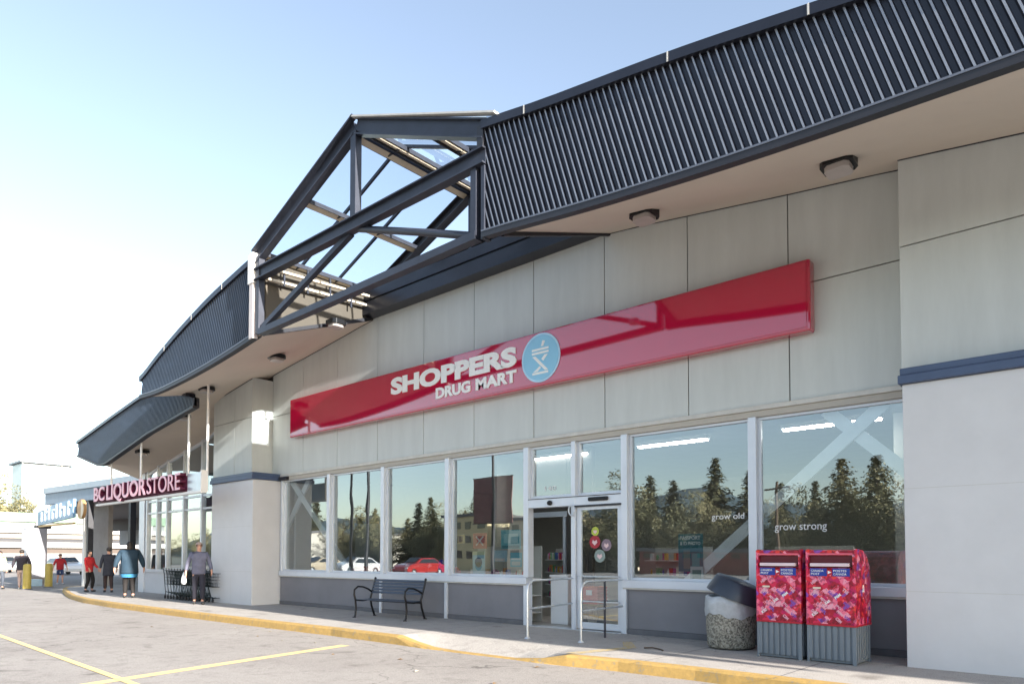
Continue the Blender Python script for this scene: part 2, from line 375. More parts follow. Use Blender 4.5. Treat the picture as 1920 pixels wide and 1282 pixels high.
# ------------------------------------------------------------------ curves of the building (metres)
YF = -3.1
ZB = [(-20.75, 5.84), (-19.5, 5.80), (-17.9, 5.88), (-16.45, 6.00), (-15.15, 6.14), (-14.27, 6.27), (-10.8, 6.5), (-7.5, 6.37), (-6.43, 6.26), (-5.64, 6.17), (-3.9, 6.03), (-2.62, 5.96), (-1.58, 5.92), (-.63, 5.89), (2, 5.80), (8, 5.7), (50, 5.7)]
ZT = [(-20.75, 6.33), (-19.9, 6.68), (-18.25, 7.20), (-16.5, 7.65), (-14.45, 8.02), (-10.8, 8.4), (-7.4, 8.14), (-6.43, 7.95), (-4.18, 7.64), (-3.08, 7.45), (-2.11, 7.27), (0, 6.9), (4, 6.75), (50, 6.75)]
ZW = [(-23.2, 5.45), (-22.3, 5.90), (-21.5, 6.36), (-19.15, 6.80), (-17.48, 7.00), (-15.8, 7.20), (-14.3, 7.40), (-10.7, 7.52), (-7.19, 7.42), (-5.56, 7.22), (-3.88, 7.00), (-2.34, 6.83), (-.8, 6.58), (1, 6.30), (8, 6.1), (50, 6.1)]
OX0, OX1 = -14.3, -7.2                          # the opening under the glass gable
def zsoff(x, y): t = (y - YF) / (0 - YF); return smooth_interp(ZB, x) * (1 - t) + smooth_interp(ZW, x) * t + .02 * (1 - t)
XR = 42.0

# ------------------------------------------------------------------ the setting: ground
def sheet(name, pts, z, m, kind='structure'):
    b = MB(); b.add([(x, y, z) for x, y in pts], [tuple(range(len(pts)))]); o = b.build(name, m); tag(o, kind=kind); return o
g = sheet('parking_lot', [(-160, -42), (60, -42), (60, 60), (-160, 60)], -.15, M['asphalt'])
# sidewalk: kerb edge line from right to left, with the flush ramp in front of the door
KE = [(44, -2.74), (8, -2.74), (2, -2.74), (-2, -2.76), (-4.1, -2.76), (-5.2, -2.80), (-6.0, -2.90)]
ramp = [(-6.5, -2.95), (-7.0, -2.97), (-8.0, -3.0), (-8.8, -3.0), (-9.2, -2.97)]
KL = [(-9.7, -2.95), (-11.7, -2.93), (-14, -2.99), (-16.4, -3.03), (-19.4, -3.04), (-23.3, -3.02), (-26, -2.85), (-28.4, -2.5), (-30.5, -2.05), (-32.5, -1.55), (-34.5, -1.05), (-36, -.5), (-36.6, .2), (-36.8, 1.2)]
edge = KE + ramp + KL
def kz(x): return interp([(-9.7, 0), (-9.1, -.10), (-8.6, -.142), (-6.9, -.142), (-6.5, -.10), (-6.0, 0)], x)
def back_z(x, t):                              # t: 0 at the kerb, 1 at 1.1 m behind it
    return kz(x) * (1 - t) ** 1.5 if t < 1 else 0.0
sb = MB(); rows = []
for (x, y) in edge:
    row = [(x, y + .14, back_z(x, .0))]
    for d in (.35, .6, .85, 1.1): row.append((x, y + .14 + d, back_z(x, d / 1.1)))
    row.append((x, max(.6, y + 2), 0.0)); row.append((x, 12 if x < -28.4 else .6, 0))
    rows.append(row)
vs = [p for r in rows for p in r]; n = 7
sb.add(vs, [(i * n + k, i * n + k + 1, (i + 1) * n + k + 1, (i + 1) * n + k) for i in range(len(rows) - 1) for k in range(n - 1)])
o = sb.build('sidewalk', M['concrete']); tag(o, kind='structure')
# kerb
kb = MB()
def dens(pts):
    out = []
    for a, b in zip(pts, pts[1:]):
        k = max(1, int(math.hypot(b[0] - a[0], b[1] - a[1]) / .35))
        out += [(a[0] + (b[0] - a[0]) * i / k, a[1] + (b[1] - a[1]) * i / k) for i in range(k)]
    return out + [pts[-1]]
de = dens(edge); vs = []
for i, (x, y) in enumerate(de):
    z = kz(x) + .004; j = random.uniform(-.006, .006)
    a = de[max(0, i - 1)]; b = de[min(len(de) - 1, i + 1)]; t = Vector((b[0] - a[0], b[1] - a[1])).normalized(); nrm = Vector((-t.y, t.x))
    if nrm.y < 0 and abs(nrm.y) > .1: nrm = -nrm
    vs += [(x - nrm.x * .02, y - nrm.y * .02 + j, -.16), (x, y + j, z - .03), (x + nrm.x * .02, y + .02 * nrm.y + j, z), (x + nrm.x * .145, y + .145 * nrm.y, z)]
kb.add(vs, [(i * 4 + k, i * 4 + k + 1, i * 4 + 5 + k, i * 4 + 4 + k) for i in range(len(de) - 1) for k in range(3)])
tag(kb.build('kerb', M['kerbp']), kind='structure')
# painted lines
def stripe(name, a, b, wd, z=-.146, m='linep'):
    a = Vector((*a, 0)); b = Vector((*b, 0)); d = (b - a).normalized(); s = Vector((-d.y, d.x, 0)) * wd / 2
    q = MB(); k = 24; pts = []
    for i in range(k + 1):
        c = a.lerp(b, i / k); e = random.uniform(-.004, .004); pts += [c + s * (1 + e * 4), c - s * (1 - e * 4)]
    q.add([(p.x, p.y, z) for p in pts], [(2 * i, 2 * i + 1, 2 * i + 3, 2 * i + 2) for i in range(k)])
    tag(q.build(name, M[m]), kind='structure')
stripe('stall_line', (-10.25, -3.62), (-9.35, -8.5), .21)
stripe('aisle_line', (-19, -7.12), (-3, -7.72), .10, -.1425)
for i in range(9): stripe('stall_line', (-8 + i * 2.7 - 12, -17), (-8 + i * 2.7 - 12, -22), .12)
# painted yellow band over the ramp top to the door
tag(MB().add([(-6.15, -2.74, .006), (-5.95, -2.72, .006), (-5.65, -1.6, .006), (-6.1, -1.0, .006), (-6.25, -1.05, .006), (-5.85, -1.65, .006)], [(0, 1, 2, 5), (5, 2, 3, 4)]).build('ramp_line', worn_paint('ramp_yellow', (.55, .42, .20), (.40, .375, .34), .5, 16)), kind='structure')
# sidewalk joints
for x in (-3.1, -4.9, -9.9, -11.7, -13.5, -15.3, -17.1, -18.9, -20.7, -22.5, -24.3, -26.1):
    tag(MB().add([(x, -2.85, .003), (x + .014, -2.85, .003), (x + .05, -.02, .003), (x + .036, -.02, .003)], [(0, 1, 2, 3)]).build('sidewalk_joint', M['kneed']), kind='structure')

# ------------------------------------------------------------------ the drugstore building
bld = thing('store_building', 'long grey panelled store with arched navy canopy, glass gable and white framed shop windows', 'building', (-10.7, 0, 0))
bld.location = (0, 0, 0)
JX = [-19.15, -17.48, -15.83, -14.1, -12.36, -10.7, -9.0, -7.28, -5.58, -3.88, -2.1]
zj = 5.54; gp = .009
wb = MB()
for a, b in zip(JX, JX[1:]):
    a2, b2 = a + gp, b - gp
    wb.box(a2, b2, 0, .03, 3.78, zj - gp)
    pts = [(a2, zj + gp), (b2, zj + gp)]
    for k in range(7): x = b2 + (a2 - b2) * k / 6; pts.append((x, zsoff(x, 0) + .02))
    wb.prism(pts, 'y', 0, .03)
wb.build('wall', M['panel'], bld, bevel=.003)
bk = MB()
bk.prism([(-21.6, 3.62), (-1.9, 3.62), (-1.9, 6.7)] + [(x, zsoff(x, 0) + .02) for x in [-2.1 - i * .9 for i in range(22)]], 'y', .032, .25)
bk.build('wall_backing', M['joint'], bld)
# metal trim line along the foot of the panels, and its soffit above the windows
MB().box(-19.13, -2.1, -.035, .03, 3.70, 3.775).build('sill_trim', M['alud'], bld, bevel=.004)
MB().box(-19.0, -2.1, -.005, .25, 3.60, 3.698).build('lintel', mat('lintel_tan', (.45, .42, .37), .7, var=.05), bld)
# end and rear walls, inside
sh = MB(); sh.box(-19.4, -19.2, .26, 10, 0, 8.2); sh.box(41.8, 42, -.2, 10, 0, 6.2); sh.box(7.2, 7.4, .3, 10, 0, 6.2); sh.box(-19.4, 42, 10, 10.2, 0, 8.0)
sh.build('side_wall', M['inwall'], bld)
MB().box(-19.2, 7.2, .14, 10, -.02, .012).build('floor', M['infloor'], bld)
MB().box(-19.2, 7.2, .26, 10, 3.85, 3.95).build('ceiling', mat('ceiling_tile', (.42, .42, .40), .9, var=.05), bld)
# inner vestibule partitions
for p in ((-11.6, -11.5, 1.6, 2.6, 0.012, 3.84),  (-18.4, -18.3, .3, 2.38, 0.012, 3.84), (-3.0, -2.2, 2.4, 2.5, 0.012, 3.84), (-19, -17.1, 2.4, 2.5, 0.012, 2.4)): MB().box(*p).build('partition', M['inwall'] if p[0] < -10 or p[0] > -4 else M['dark'], bld)

# knee walls
def knee(a, b):
    k = MB(); k.box(a, b, 0.0, .2, .10, .80); k.build('knee_wall', M['knee'], bld, bevel=.004)
    MB().box(a, b, -.02, .2, 0, .098).build('skirting', M['kneed'], bld, bevel=.006)
for a, b in ((-18.62, -11.60), (-11.50, -9.25), (-6.80, -2.1)): knee(a, b)
cp = MB(); cp.box(-18.62, -9.16, -.06, .14, .83, .965); cp.box(-6.9, -2.1, -.06, .14, .83, .965)
cp.build('window_sill', M['alu'], bld, bevel=.006)
cp = MB(); cp.box(-18.6, -9.18, -.045, .02, .802, .83); cp.box(-6.88, -2.1, -.045, .02, .802, .83)
cp.build('sill_drip', M['alud'], bld)
for x in (-16.17, -13.84, -11.52, -9.18, -7.99, -6.85, -4.47):
    wd = .13 if x != -7.99 else .10
    MB().box(x - wd / 2, x + wd / 2, -.045, .13, .966, 3.599).build('mullion', M['alu'], bld, bevel=.006)
MB().box(-18.60, -18.50, -.03, .13, .966, 3.599).build('mullion', M['alu'], bld, bevel=.006); MB().box(-2.28, -2.1, -.03, .13, .966, 3.599).build('mullion', M['alu'], bld, bevel=.006)
for x, wd in ((-11.55, .09), (-9.20, .10), (-6.87, .11), (-7.99, .10), (-13.9, .08)): MB().box(x - wd / 2, x + wd / 2, -.04, .13, .0, {-7.99: .966, -9.20: .828, -6.87: .828}.get(x, .80)).build('mullion_foot', M['alu'], bld, bevel=.005)
def window(x0, x1, z0=.966, z1=3.6):
    fr = MB(); f = .045
    fr.box(x0, x1, .05, .12, z0, z0 + f); fr.box(x0, x1, .05, .12, z1 - f, z1); fr.box(x0, x0 + f, .051, .119, z0 + f, z1 - f); fr.box(x1 - f, x1, .051, .119, z0 + f, z1 - f)
    wn = fr.build('window', M['alu'], bld, bevel=.003)
    p = MB(); p.add([(x0 + f, .09, z0 + f), (x1 - f, .09, z0 + f), (x1 - f, .09, z1 - f), (x0 + f, .09, z1 - f)], [(0, 1, 2, 3)])
    p.build('pane', M['glass'], wn); return wn
for a, b in ((-18.5, -16.235), (-16.105, -13.905), (-13.775, -11.585), (-11.455, -9.245), (-6.785, -4.535), (-4.405, -2.28)): window(a, b)
window(-9.115, -8.04, 2.56, 3.6); window(-7.94, -6.915, 2.56, 3.6)
# doors
hd = MB(); hd.box(-9.115, -8.04, -.04, .16, 2.36, 2.558); hd.box(-7.94, -6.915, -.04, .16, 2.36, 2.558)
hdo = hd.build('door_header', M['alu'], bld, bevel=.006)
MB().box(-9.115, -6.915, -.05, .02, 2.525, 2.54).build('header_line', M['navyflat'], hdo)
sn = MB(); sn.box(-7.62, -7.18, -.09, -.04, 2.425, 2.50); sn.build('motion_sensor', M['black'], hdo, bevel=.02)
sn = MB(); sn.sphere((-8.55, -.06, 2.44), (.06, .05, .05)); sn.build('motion_sensor', M['black'], hdo)
tb = MB(); tb.tube([(-7.99 + .07 * math.cos(t * .5), -.09, 2.27 + .10 * math.sin(t * .5)) for t in range(13)], .014, 8, closed=False); tb.build('door_bell_ring', M['gal'], hdo)
dr = MB(); x0, x1 = -7.93, -6.925
dr.box(x0, x1, .0, .05, .03, .15); dr.box(x0, x1, .0, .05, 2.27, 2.33); dr.box(x0, x0 + .10, .001, .049, .15, 2.27); dr.box(x1 - .09, x1, .001, .049, .15, 2.27)
dro = dr.build('sliding_door', M['alu'], bld, bevel=.004)
MB().add([(x0 + .1, .025, .15), (x1 - .09, .025, .15), (x1 - .09, .025, 2.27), (x0 + .1, .025, 2.27)], [(0, 1, 2, 3)]).build('pane', M['glass'], dro)
MB().box(x0 - .02, x1 + .02, -.06, -.001, 2.333, 2.358).build('door_track', M['navyflat'], dro)
hb = MB(); hb.beam((x0 + .05, -.04, 1.02), (x1 - .04, -.04, 1.02), .03, .02); hb.beam((x0 + .05, -.04, .55), (x1 - .04, -.04, .55), .03, .025); hb.build('push_bar', M['gal'], dro)
# second leaf slid behind + inner doors
dr = MB()
dr.box(-9.72, -9.64, 1.9, 1.95, .03, 2.3); dr.box(-10.75, -9.60, 1.9, 1.95, 2.3, 2.42); dr.box(-10.75, -10.66, 1.9, 1.95, .03, 2.3)
dri = dr.build('inner_door_frame', M['alu'], bld)
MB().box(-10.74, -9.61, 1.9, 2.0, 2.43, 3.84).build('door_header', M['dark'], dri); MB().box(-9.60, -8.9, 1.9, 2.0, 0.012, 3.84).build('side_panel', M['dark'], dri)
MB().box(-9.115, -6.915, -.1, .13, .0, .012).build('threshold', M['gal'], bld)

# pillars (upper part set back from the lower), trim band
def pillar(x0, x1, tag_):
    p = MB()
    zt = 7.3
    up = [(x0u, z) for x0u, z in ()]
    if tag_ == 'L': ux0, ux1, lx0, lx1 = -21.55, -19.15, -21.15, -18.66
    else: ux0, ux1, lx0, lx1 = -2.2, 41.8, -2.15, 41.9
    seams = [x for x in ((-20.2,) if tag_ == 'L' else (1.2, 4.6))]
    xs = [ux0] + seams + [ux1]
    for a, b in zip(xs, xs[1:]):
        a2, b2 = a + (gp if a != ux0 else 0), b - (gp if b != ux1 else 0)
        p.box(a2, b2, -.65, .03, 3.795, 5.45)
        top = [(a2, 5.465), (b2, 5.465)] + [(b2 + (a2 - b2) * k / 12, zsoff(b2 + (a2 - b2) * k / 12, -.65) + .03) for k in range(13)]
        p.prism(top, 'y', -.65, .03)
    pu = p.build('pillar', M['panel'], bld, bevel=.004)
    q = MB(); q.box(lx0, lx1, -.87, .16, -.06, 3.585); lowp = q.build('pillar_base', M['panel2'], pu, bevel=.008)
    j = MB(); j.box(ux0 + .03, ux1 - .03, -.62, .0, 5.44, 5.475); j.build('panel_joint', M['joint'], pu)
    b = MB(); b.box(lx0 - .04, lx1 + .04, -.93, .1, 3.588, 3.70); b.box(lx0 - .02, lx1 + .02, -.905, .1, 3.70, 3.79)
    b.build('trim_band', M['band'], pu, bevel=.012)
    s = MB()
    for z in (.95, 2.25):
        s.box(lx0 + .01, lx1 - .01, -.8715, -.869, z, z + .006)
    for x in ([-19.9] if tag_ == 'L' else [-.55, 1.5, 4.0]): s.box(x, x + .006, -.8717, -.869, .0, 3.58)
    s.build('panel_seam', mat('seam_grey' + tag_, (.50, .50, .48), .8, var=.05), pu)
pillar(0, 0, 'L'); pillar(0, 0, 'R')
MB().box(-18.62, -18.2, -.10, .03, 3.60, 3.69).build('trim_end', M['navyflat'], bld)

# canopy: soffit
def frange(a, b, n): return [a + (b - a) * i / n for i in range(n + 1)]
so = MB()
def soff_patch(x0, x1, y0, y1, nx, ny=4):
    xs = frange(x0, x1, nx); ys = frange(y0, y1, ny)
    vs = [(x, y, zsoff(x, y)) for x in xs for y in ys] + [(x, y, zsoff(x, y) + .06) for x in xs for y in ys]
    fs = []; m = ny + 1; N = (nx + 1) * m
    for i in range(nx):
        for k in range(ny):
            q = (i * m + k, (i + 1) * m + k, (i + 1) * m + k + 1, i * m + k + 1); fs += [q, tuple(N + t for t in reversed(q))]
    so.add(vs, fs, False)
soff_patch(-20.7, OX0, YF + .03, .03, 14); soff_patch(OX1, XR, YF + .03, .03, 80)
so.build('soffit', M['soffit'], bld)
def jointrun(pts):
    sl = MB()
    for a, b in zip(pts, pts[1:]): sl.beam(a, b, .02, .02)
    sl.build('soffit_joint', M['navyflat'], bld)
                                                # thin dark joint where the soffit meets the wall
jointrun([(x, -.012, zsoff(x, 0) - .004) for x in frange(-19.15, OX0, 10)])
jointrun([(x, -.012, zsoff(x, 0) - .004) for x in frange(OX1, -2.2, 12)])
jointrun([(x, -.66, zsoff(x, -.65) - .004) for x in frange(-21.55, -19.15, 5)])
jointrun([(x, -.66, zsoff(x, -.65) - .004) for x in frange(-2.2, 7, 16)])

# canopy: ribbed fascia; every rib runs from the foot to the cap leaning towards the crown
def ribbed(name, x0, x1, zb, zt, y, lean, crest_glint=True, pitch=.098, depth=.036, parent=None, clip=None, nb=None):
    cs = []; x = x0 - (2.2 if lean < 0 else 2.2) * abs(lean)
    prof = [(0, 0), (.50, 0), (.64, 1), (.86, 1)]          # fraction of the pitch, outward amount
    xe = x1 + 2.2 * abs(lean)
    while x < xe:
        for f, d in prof: cs.append((x + f * pitch, d))
        x += pitch
    me = MB(); vs = []; keep = []
    for (xb, d) in cs:
        # foot at xb; walk up along the lean to meet the cap
        z0 = zb(xb); t = .2
        for _ in range(12): t = (zt(xb + lean * t) - z0)
        xt = xb + lean * t
        vs.append(((xb, z0), (xt, z0 + t), d))
    out = []
    for a, b in zip(vs, vs[1:]):
        quad = [(a[0], a[2]), (b[0], b[2]), (b[1], b[2]), (a[1], a[2])]
        poly = [(p[0], p[1], d) for p, d in quad]
        for side, lim in ((1, x0), (-1, x1)):                          # clip to x0..x1
            new = []
            for i in range(len(poly)):
                p, q = poly[i], poly[(i + 1) % len(poly)]
                ip = (p[0] - lim) * side >= 0; iq = (q[0] - lim) * side >= 0
                if ip: new.append(p)
                if ip != iq:
                    t = (lim - p[0]) / (q[0] - p[0]); new.append(tuple(p[k] + (q[k] - p[k]) * t for k in range(3)))
            poly = new
            if len(poly) < 3: break
        if len(poly) >= 3: out.append(poly)
    idx = {}
    for poly in out:
        f = []
        for p in poly:
            key = (round(p[0], 4), round(p[1], 4), round(p[2], 3))
            if key not in idx: idx[key] = len(me.v); me.v.append((p[0], y - depth * p[2], p[1]))
            f.append(idx[key])
        if len(set(f)) >= 3: me.f.append(tuple(dict.fromkeys(f))); me.sm.append(False)
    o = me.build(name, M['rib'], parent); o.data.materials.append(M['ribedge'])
    for p in o.data.polygons:                  # lighter colour on the narrow crests stands in for their highlights
        if crest_glint and all(abs(o.data.vertices[v].co.y - (y - depth)) < 1e-4 for v in p.vertices): p.material_index = 1
    return o
fzb = lambda x: smooth_interp(ZB, x) + .05
fzt = lambda x: smooth_interp(ZT, x) - .10
GX0, GX1 = -14.42, -7.42                         # where the fascia stops at the gable
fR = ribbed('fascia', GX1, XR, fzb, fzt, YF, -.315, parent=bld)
fL = ribbed('fascia', -20.7, GX0, fzb, fzt, YF, .315, crest_glint=False, parent=bld); fL.data.materials[0] = M['ribleft']
def strip(name, x0, x1, f0, f1, y0, y1, m, parent, n=100):
    b = MB(); xs = frange(x0, x1, n); vs = []
    for x in xs: vs += [(x, y0, f0(x)), (x, y1, f0(x)), (x, y1, f1(x)), (x, y0, f1(x))]
    fs = []
    for i in range(n):
        for k in range(4): fs.append((i * 4 + k, i * 4 + (k + 1) % 4, (i + 1) * 4 + (k + 1) % 4, (i + 1) * 4 + k))
    fs += [(0, 1, 2, 3), tuple(4 * n + k for k in (3, 2, 1, 0))]
    b.add(vs, fs); return b.build(name, m, parent)
for (a, b, f) in ((GX1, XR, fR), (-20.75, GX0, fL)):
    strip('cap', a, b, fzt, lambda x: fzt(x) + .13, YF - .09, YF + .25, M['navy'], f)
    strip('drip_edge', a, b, lambda x: fzb(x) - .09, fzb, YF - .075, YF + .04, M['navyflat'], f)
    strip('drip_line', a, b, lambda x: fzb(x) - .002, lambda x: fzb(x) + .022, YF - .083, YF - .05, mat('drip_grey', (.16, .17, .20), .4, metal=.5, var=.05), f)
    strip('fascia_core', a + .01, b - .01, lambda x: fzb(x) - .02, lambda x: fzt(x) + .12, YF + .06, YF + .14, M['navyflat'], f)
cs_ = MB()
for x in (-6.55, -4.2, -2.5, -.9, .9, -15.9, -17.5, -19.1):
    MB().box(x, x + .02, YF - .0935, YF - .088, fzt(x) + .0, fzt(x) + .128).build('cap_joint', M['alud'], fR if x > -8 else fL)
# corner boards at the gable
MB().box(-14.56, -14.40, YF - .10, YF + .02, 6.20, 7.42).build('corner_board', mat('corner_pink', (.62, .56, .54), .5, var=.05), fL)
MB().box(-14.60, -14.38, YF - .12, YF + .05, 7.424, 8.10).build('corner_board', M['white'], fL)
MB().box(GX1 - .02, GX1 + .05, YF - .06, YF + .1, 6.3, 7.45).build('corner_board', M['steel'], fR)
MB().box(GX1 - .10, GX1 + .03, YF - .07, YF + .12, 7.75, 8.10).build('corner_post', M['navyflat'], fR)

# roof behind the fascia, with the hole under the gable
rf = MB()
def roof_patch(x0, x1, y0, y1, n):
    xs = frange(x0, x1, n); vs = []
    for x in xs: z = fzt(x) + .10; vs += [(x, y0, z), (x, y1, z)]
    rf.add(vs, [(2 * i, 2 * i + 1, 2 * i + 3, 2 * i + 2) for i in range(n)])
roof_patch(-20.7, OX0 - .1, YF + .1, 0, 10); roof_patch(OX1 + .05, XR, YF + .1, 0, 60); roof_patch(-22.9, XR, 0.0, 10.3, 80)
rf.build('roof', M['kneed'], bld)
# linings of the opening
ln = MB()
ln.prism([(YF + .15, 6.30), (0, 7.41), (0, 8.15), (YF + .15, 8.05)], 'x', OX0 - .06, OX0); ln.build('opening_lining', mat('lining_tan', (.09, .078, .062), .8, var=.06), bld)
ln = MB(); ln.prism([(YF + .15, 6.33), (0, 7.36), (0, 8.15), (YF + .15, 8.05)], 'x', OX1, OX1 + .06); ln.build('opening_lining', M['navyflat'], bld)
b = MB(); b.box(OX0, OX1, -.34, .03, 7.41, 7.70); b.box(OX0, OX1, -.26, .03, 7.70, 7.78); b.box(OX0, OX1, -.30, .03, 7.78, 8.02); b.build('back_beam', M['navy'], bld)
# edge angles of the opening
MB().beam((OX1, YF + .15, 6.40), (OX1, -.1, 7.40), .10, .08).build('opening_edge', M['navyflat'], bld); MB().beam((OX0, YF + .15, 6.33), (OX0, -.1, 7.38), .10, .08).build('opening_edge', M['navyflat'], bld)

# the glass gable: front truss, back truss, purlins, rafters, panes
gab = MB().box(-10.85, -10.69, YF - .07, YF + .07, 7.70, 9.36).build('skylight_gable', M['steel'], bld)
AX, AZ, EZ = -10.77, 9.46, 8.0
def ipart(name, a, b, w_, h_, m=M['steel']):   # an I beam: web and two flanges
    q = MB(); a = Vector(a); b = Vector(b); d = (b - a).normalized(); s = d.cross(Vector((0, 1, 0))).normalized()
    q.beam(a, b, .03, h_, up=s); q.beam(a + s * h_ / 2, b + s * h_ / 2, w_, .025, up=s); q.beam(a - s * h_ / 2, b - s * h_ / 2, w_, .025, up=s)
    return q.build(name, m, gab)
y = YF
ipart('bottom_chord', (-14.36, y - .03, 7.60), (-7.36, y - .03, 7.60), .17, .24)
ipart('rake_beam', (-14.42, y, EZ - .0), (AX - .02, y, AZ), .16, .27); ipart('rake_beam', (AX + .02, y, AZ), (-7.36, y, EZ + .02), .16, .27)
q = MB(); q.box(-14.34, -14.20, y - .07, y + .07, 6.28, 8.0); q.build('gable_post', M['steel'], gab)
q = MB(); q.box(-7.66, -7.54, y - .07, y + .07, 6.36, 7.5); q.build('gable_post', M['steel'], gab)
q = MB(); q.beam((-14.22, y, 6.30), (-7.55, y, 6.40), .16, .13, up=(0, 0, 1)); q.build('lower_chord', M['steel'], gab)
q = MB(); q.beam((-14.2, y + .02, 6.38), (AX - .15, y + .02, 7.50), .11, .11); q.build('brace', M['steel'], gab)
q = MB(); q.tube([(AX + .1, y + .02, 7.50), (-9.6, y + .02, 7.13), (-8.6, y + .02, 6.78), (-7.6, y + .02, 6.42)], .062, 6); q.build('brace', M['steel'], gab)
# back frame at the wall line
ipart('back_rake', (-14.42, -.02, EZ), (AX, -.02, AZ), .20, .22, M['navyflat']); ipart('back_rake', (AX, -.02, AZ), (-7.12, -.02, EZ), .20, .22, M['navyflat'])
q = MB(); q.box(AX - .05, AX + .05, -.07, .03, 8.05, 9.4); q.build('back_post', M['steel'], gab)
def slope(t, side): return (AX + side * (3.6 * t), AZ + .14 - (AZ - EZ) * t)       # t: 0 ridge .. 1 eave
for side in (-1, 1):
    for t, hgt in ((.04, .10), (.52, .10), (.97, .10)):
        x_, z_ = slope(t, side)
        q = MB(); q.beam((x_, YF, z_ - .14), (x_, 0, z_ - .14), .17, .045, up=(side * .38, 0, .92)); q.build('purlin', M['cream'], gab)
        q = MB(); q.beam((x_ - .10, YF, z_ - .13), (x_ - .10, 0, z_ - .13), .022, .09); q.beam((x_ + .10, YF, z_ - .13), (x_ + .10, 0, z_ - .13), .022, .09)
        for yy in (-2.2, -1.15): q.beam((x_ - .10, yy, z_ - .165), (x_ + .10, yy, z_ - .165), .03, .03)
        q.build('purlin_angle', M['steel'], gab)
    for yy in (-2.05, -1.03):
        a = slope(.0, side); b_ = slope(1.0, side)
        q = MB(); q.beam((a[0], yy, a[1] - .03), (b_[0], yy, b_[1] - .03), .05, .06); q.build('glazing_bar', M['steel'], gab)
    for y0, y1 in ((YF - .02, -2.05), (-2.05, -1.03), (-1.03, .03)):
        for t0, t1 in ((.02, .52), (.52, 1.0)):
            a = slope(t0, side); b_ = slope(t1, side)
            q = MB(); q.add([(a[0], y0 + .01, a[1] + .012), (b_[0], y0 + .01, b_[1] + .012), (b_[0], y1 - .01, b_[1] + .012), (a[0], y1 - .01, a[1] + .012)], [(0, 1, 2, 3)])
            q.build('glass_pane', M['skyglass'], gab)
    a = slope(-.01, side); b_ = slope(1.02, side)
    q = MB(); q.beam((a[0], YF - .07, a[1] + .03), (b_[0], YF - .07, b_[1] + .03), .12, .03); q.build('flashing', M['alud'] if side > 0 else M['steel'], gab)
# second pair of eave rails on the left, low, carrying the gutter
q = MB()
for zz, xx in ((7.72, -14.10), (7.50, -14.16)): q.beam((xx, YF + .05, zz), (xx, -.1, zz + .15), .09, .05)
q.build('eave_rail', M['cream'], gab)
for yy in (-2.6, -2.0, -1.4, -.8): MB().beam((-14.13, yy, 7.45), (-14.13, yy, 7.98), .04, .04).build('eave_strut', M['steel'], gab)
# spot on the lower chord
q = MB(); q.cyl((-8.1, YF + .25, 6.52), (-8.1, YF + .25, 6.62), .13, .10, 16); q.build('flood_light', M['gal'], gab)

# lower canopy over the liquor store
ZL = [(-29.6, 5.16), (-27.3, 4.60), (-26.7, 4.62), (-23.06, 5.25), (-20.0, 5.62), (-19.8, 5.64)]
ZLT = [(-29.6, 5.66), (-26.28, 6.13), (-23.62, 6.48), (-21.5, 6.40), (-20.2, 6.02), (-19.8, 5.90)]
low = thing('liquor_store_building', 'lower glazed store wing under a dipping navy canopy, left of the tall pillar', 'building', (0, 0, 0))
def lz(x): return interp(ZL, x)
lf = ribbed('fascia', -29.6, -19.9, lambda x: interp(ZL, x) + .03, lambda x: interp(ZLT, x) - .04, -2.0, .25, crest_glint=False, parent=low); lf.data.materials[0] = M['ribleft']
strip('cap', -29.65, -20.3, lambda x: interp(ZLT, x) - .05, lambda x: interp(ZLT, x) + .05, -2.09, -1.8, M['navy'], lf, 20)
strip('drip_edge', -29.62, -19.85, lambda x: lz(x) - .04, lambda x: lz(x) + .03, -2.075, -1.92, M['navyflat'], lf, 40)
strip('fascia_core', -29.5, -19.9, lambda x: lz(x), lambda x: interp(ZLT, x) - .02, -1.94, -1.86, M['navyflat'], lf, 40)
ZLW = [(-29.6, 4.35), (-27.7, 4.72), (-25.2, 5.15), (-23.0, 5.47), (-22.0, 5.98), (-21.5, 6.36), (-20.4, 6.6)]
q = MB(); xs = frange(-29.4, -20.4, 16); vs = []
for x in xs:
    zz = interp(ZLW, x); zf = interp([(-29.6, 5.18), (-27.3, 4.64), (-26, 4.85), (-24, 5.15), (-23, 5.38), (-22, 5.72), (-21.3, 6.02), (-20.4, 6.14)], x)
    vs += [(x, -1.93, zf), (x, .2, zz), (x, -1.93, zf + .06), (x, .2, zz + .06)]
q.add(vs, [t for i in range(16) for t in ((4 * i, 4 * i + 4, 4 * i + 5, 4 * i + 1), (4 * i + 2, 4 * i + 3, 4 * i + 7, 4 * i + 6))]); q.build('soffit', M['soffit'], low)
q = MB(); q.box(-29.5, -21, .1, 10, 6.2, 6.3); q.build('roof', M['kneed'], low)
q = MB(); q.box(-29.0, -28.5, -.05, .3, 0, 4.6); q.build('corner_post', M['alu'], low, bevel=.01)
q = MB(); q.box(-28.5, -21.5, 0, .2, .0, .90); q.build('knee_wall', M['panel2'], low, bevel=.01)
q = MB(); q.box(-28.52, -21.5, -.06, .0, .78, .90); q.build('sill', M['panel2'], low, bevel=.01)
mm = MB()
GX = [-28.28, -27.33, -26.47, -25.09, -23.68, -22.4, -21.3]
for x in GX: mm.box(x - .05, x + .05, -.05, .10, .901, interp(ZLW, x) + .05)
for z in (3.42, 2.98): mm.box(-28.23, -21.35, -.02, .06, z, z + .07)
for a, b_ in zip(GX, GX[1:]): mm.beam((a + .05, .02, interp(ZLW, a) - .08), (b_ - .05, .02, interp(ZLW, b_) - .08), .08, .09)
mm.build('window_frame', M['alu'], low)
q = MB(); q.box(-28.2, -21.35, .07, .1, 3.051, 3.419); q.build('spandrel', M['navyflat'], low)
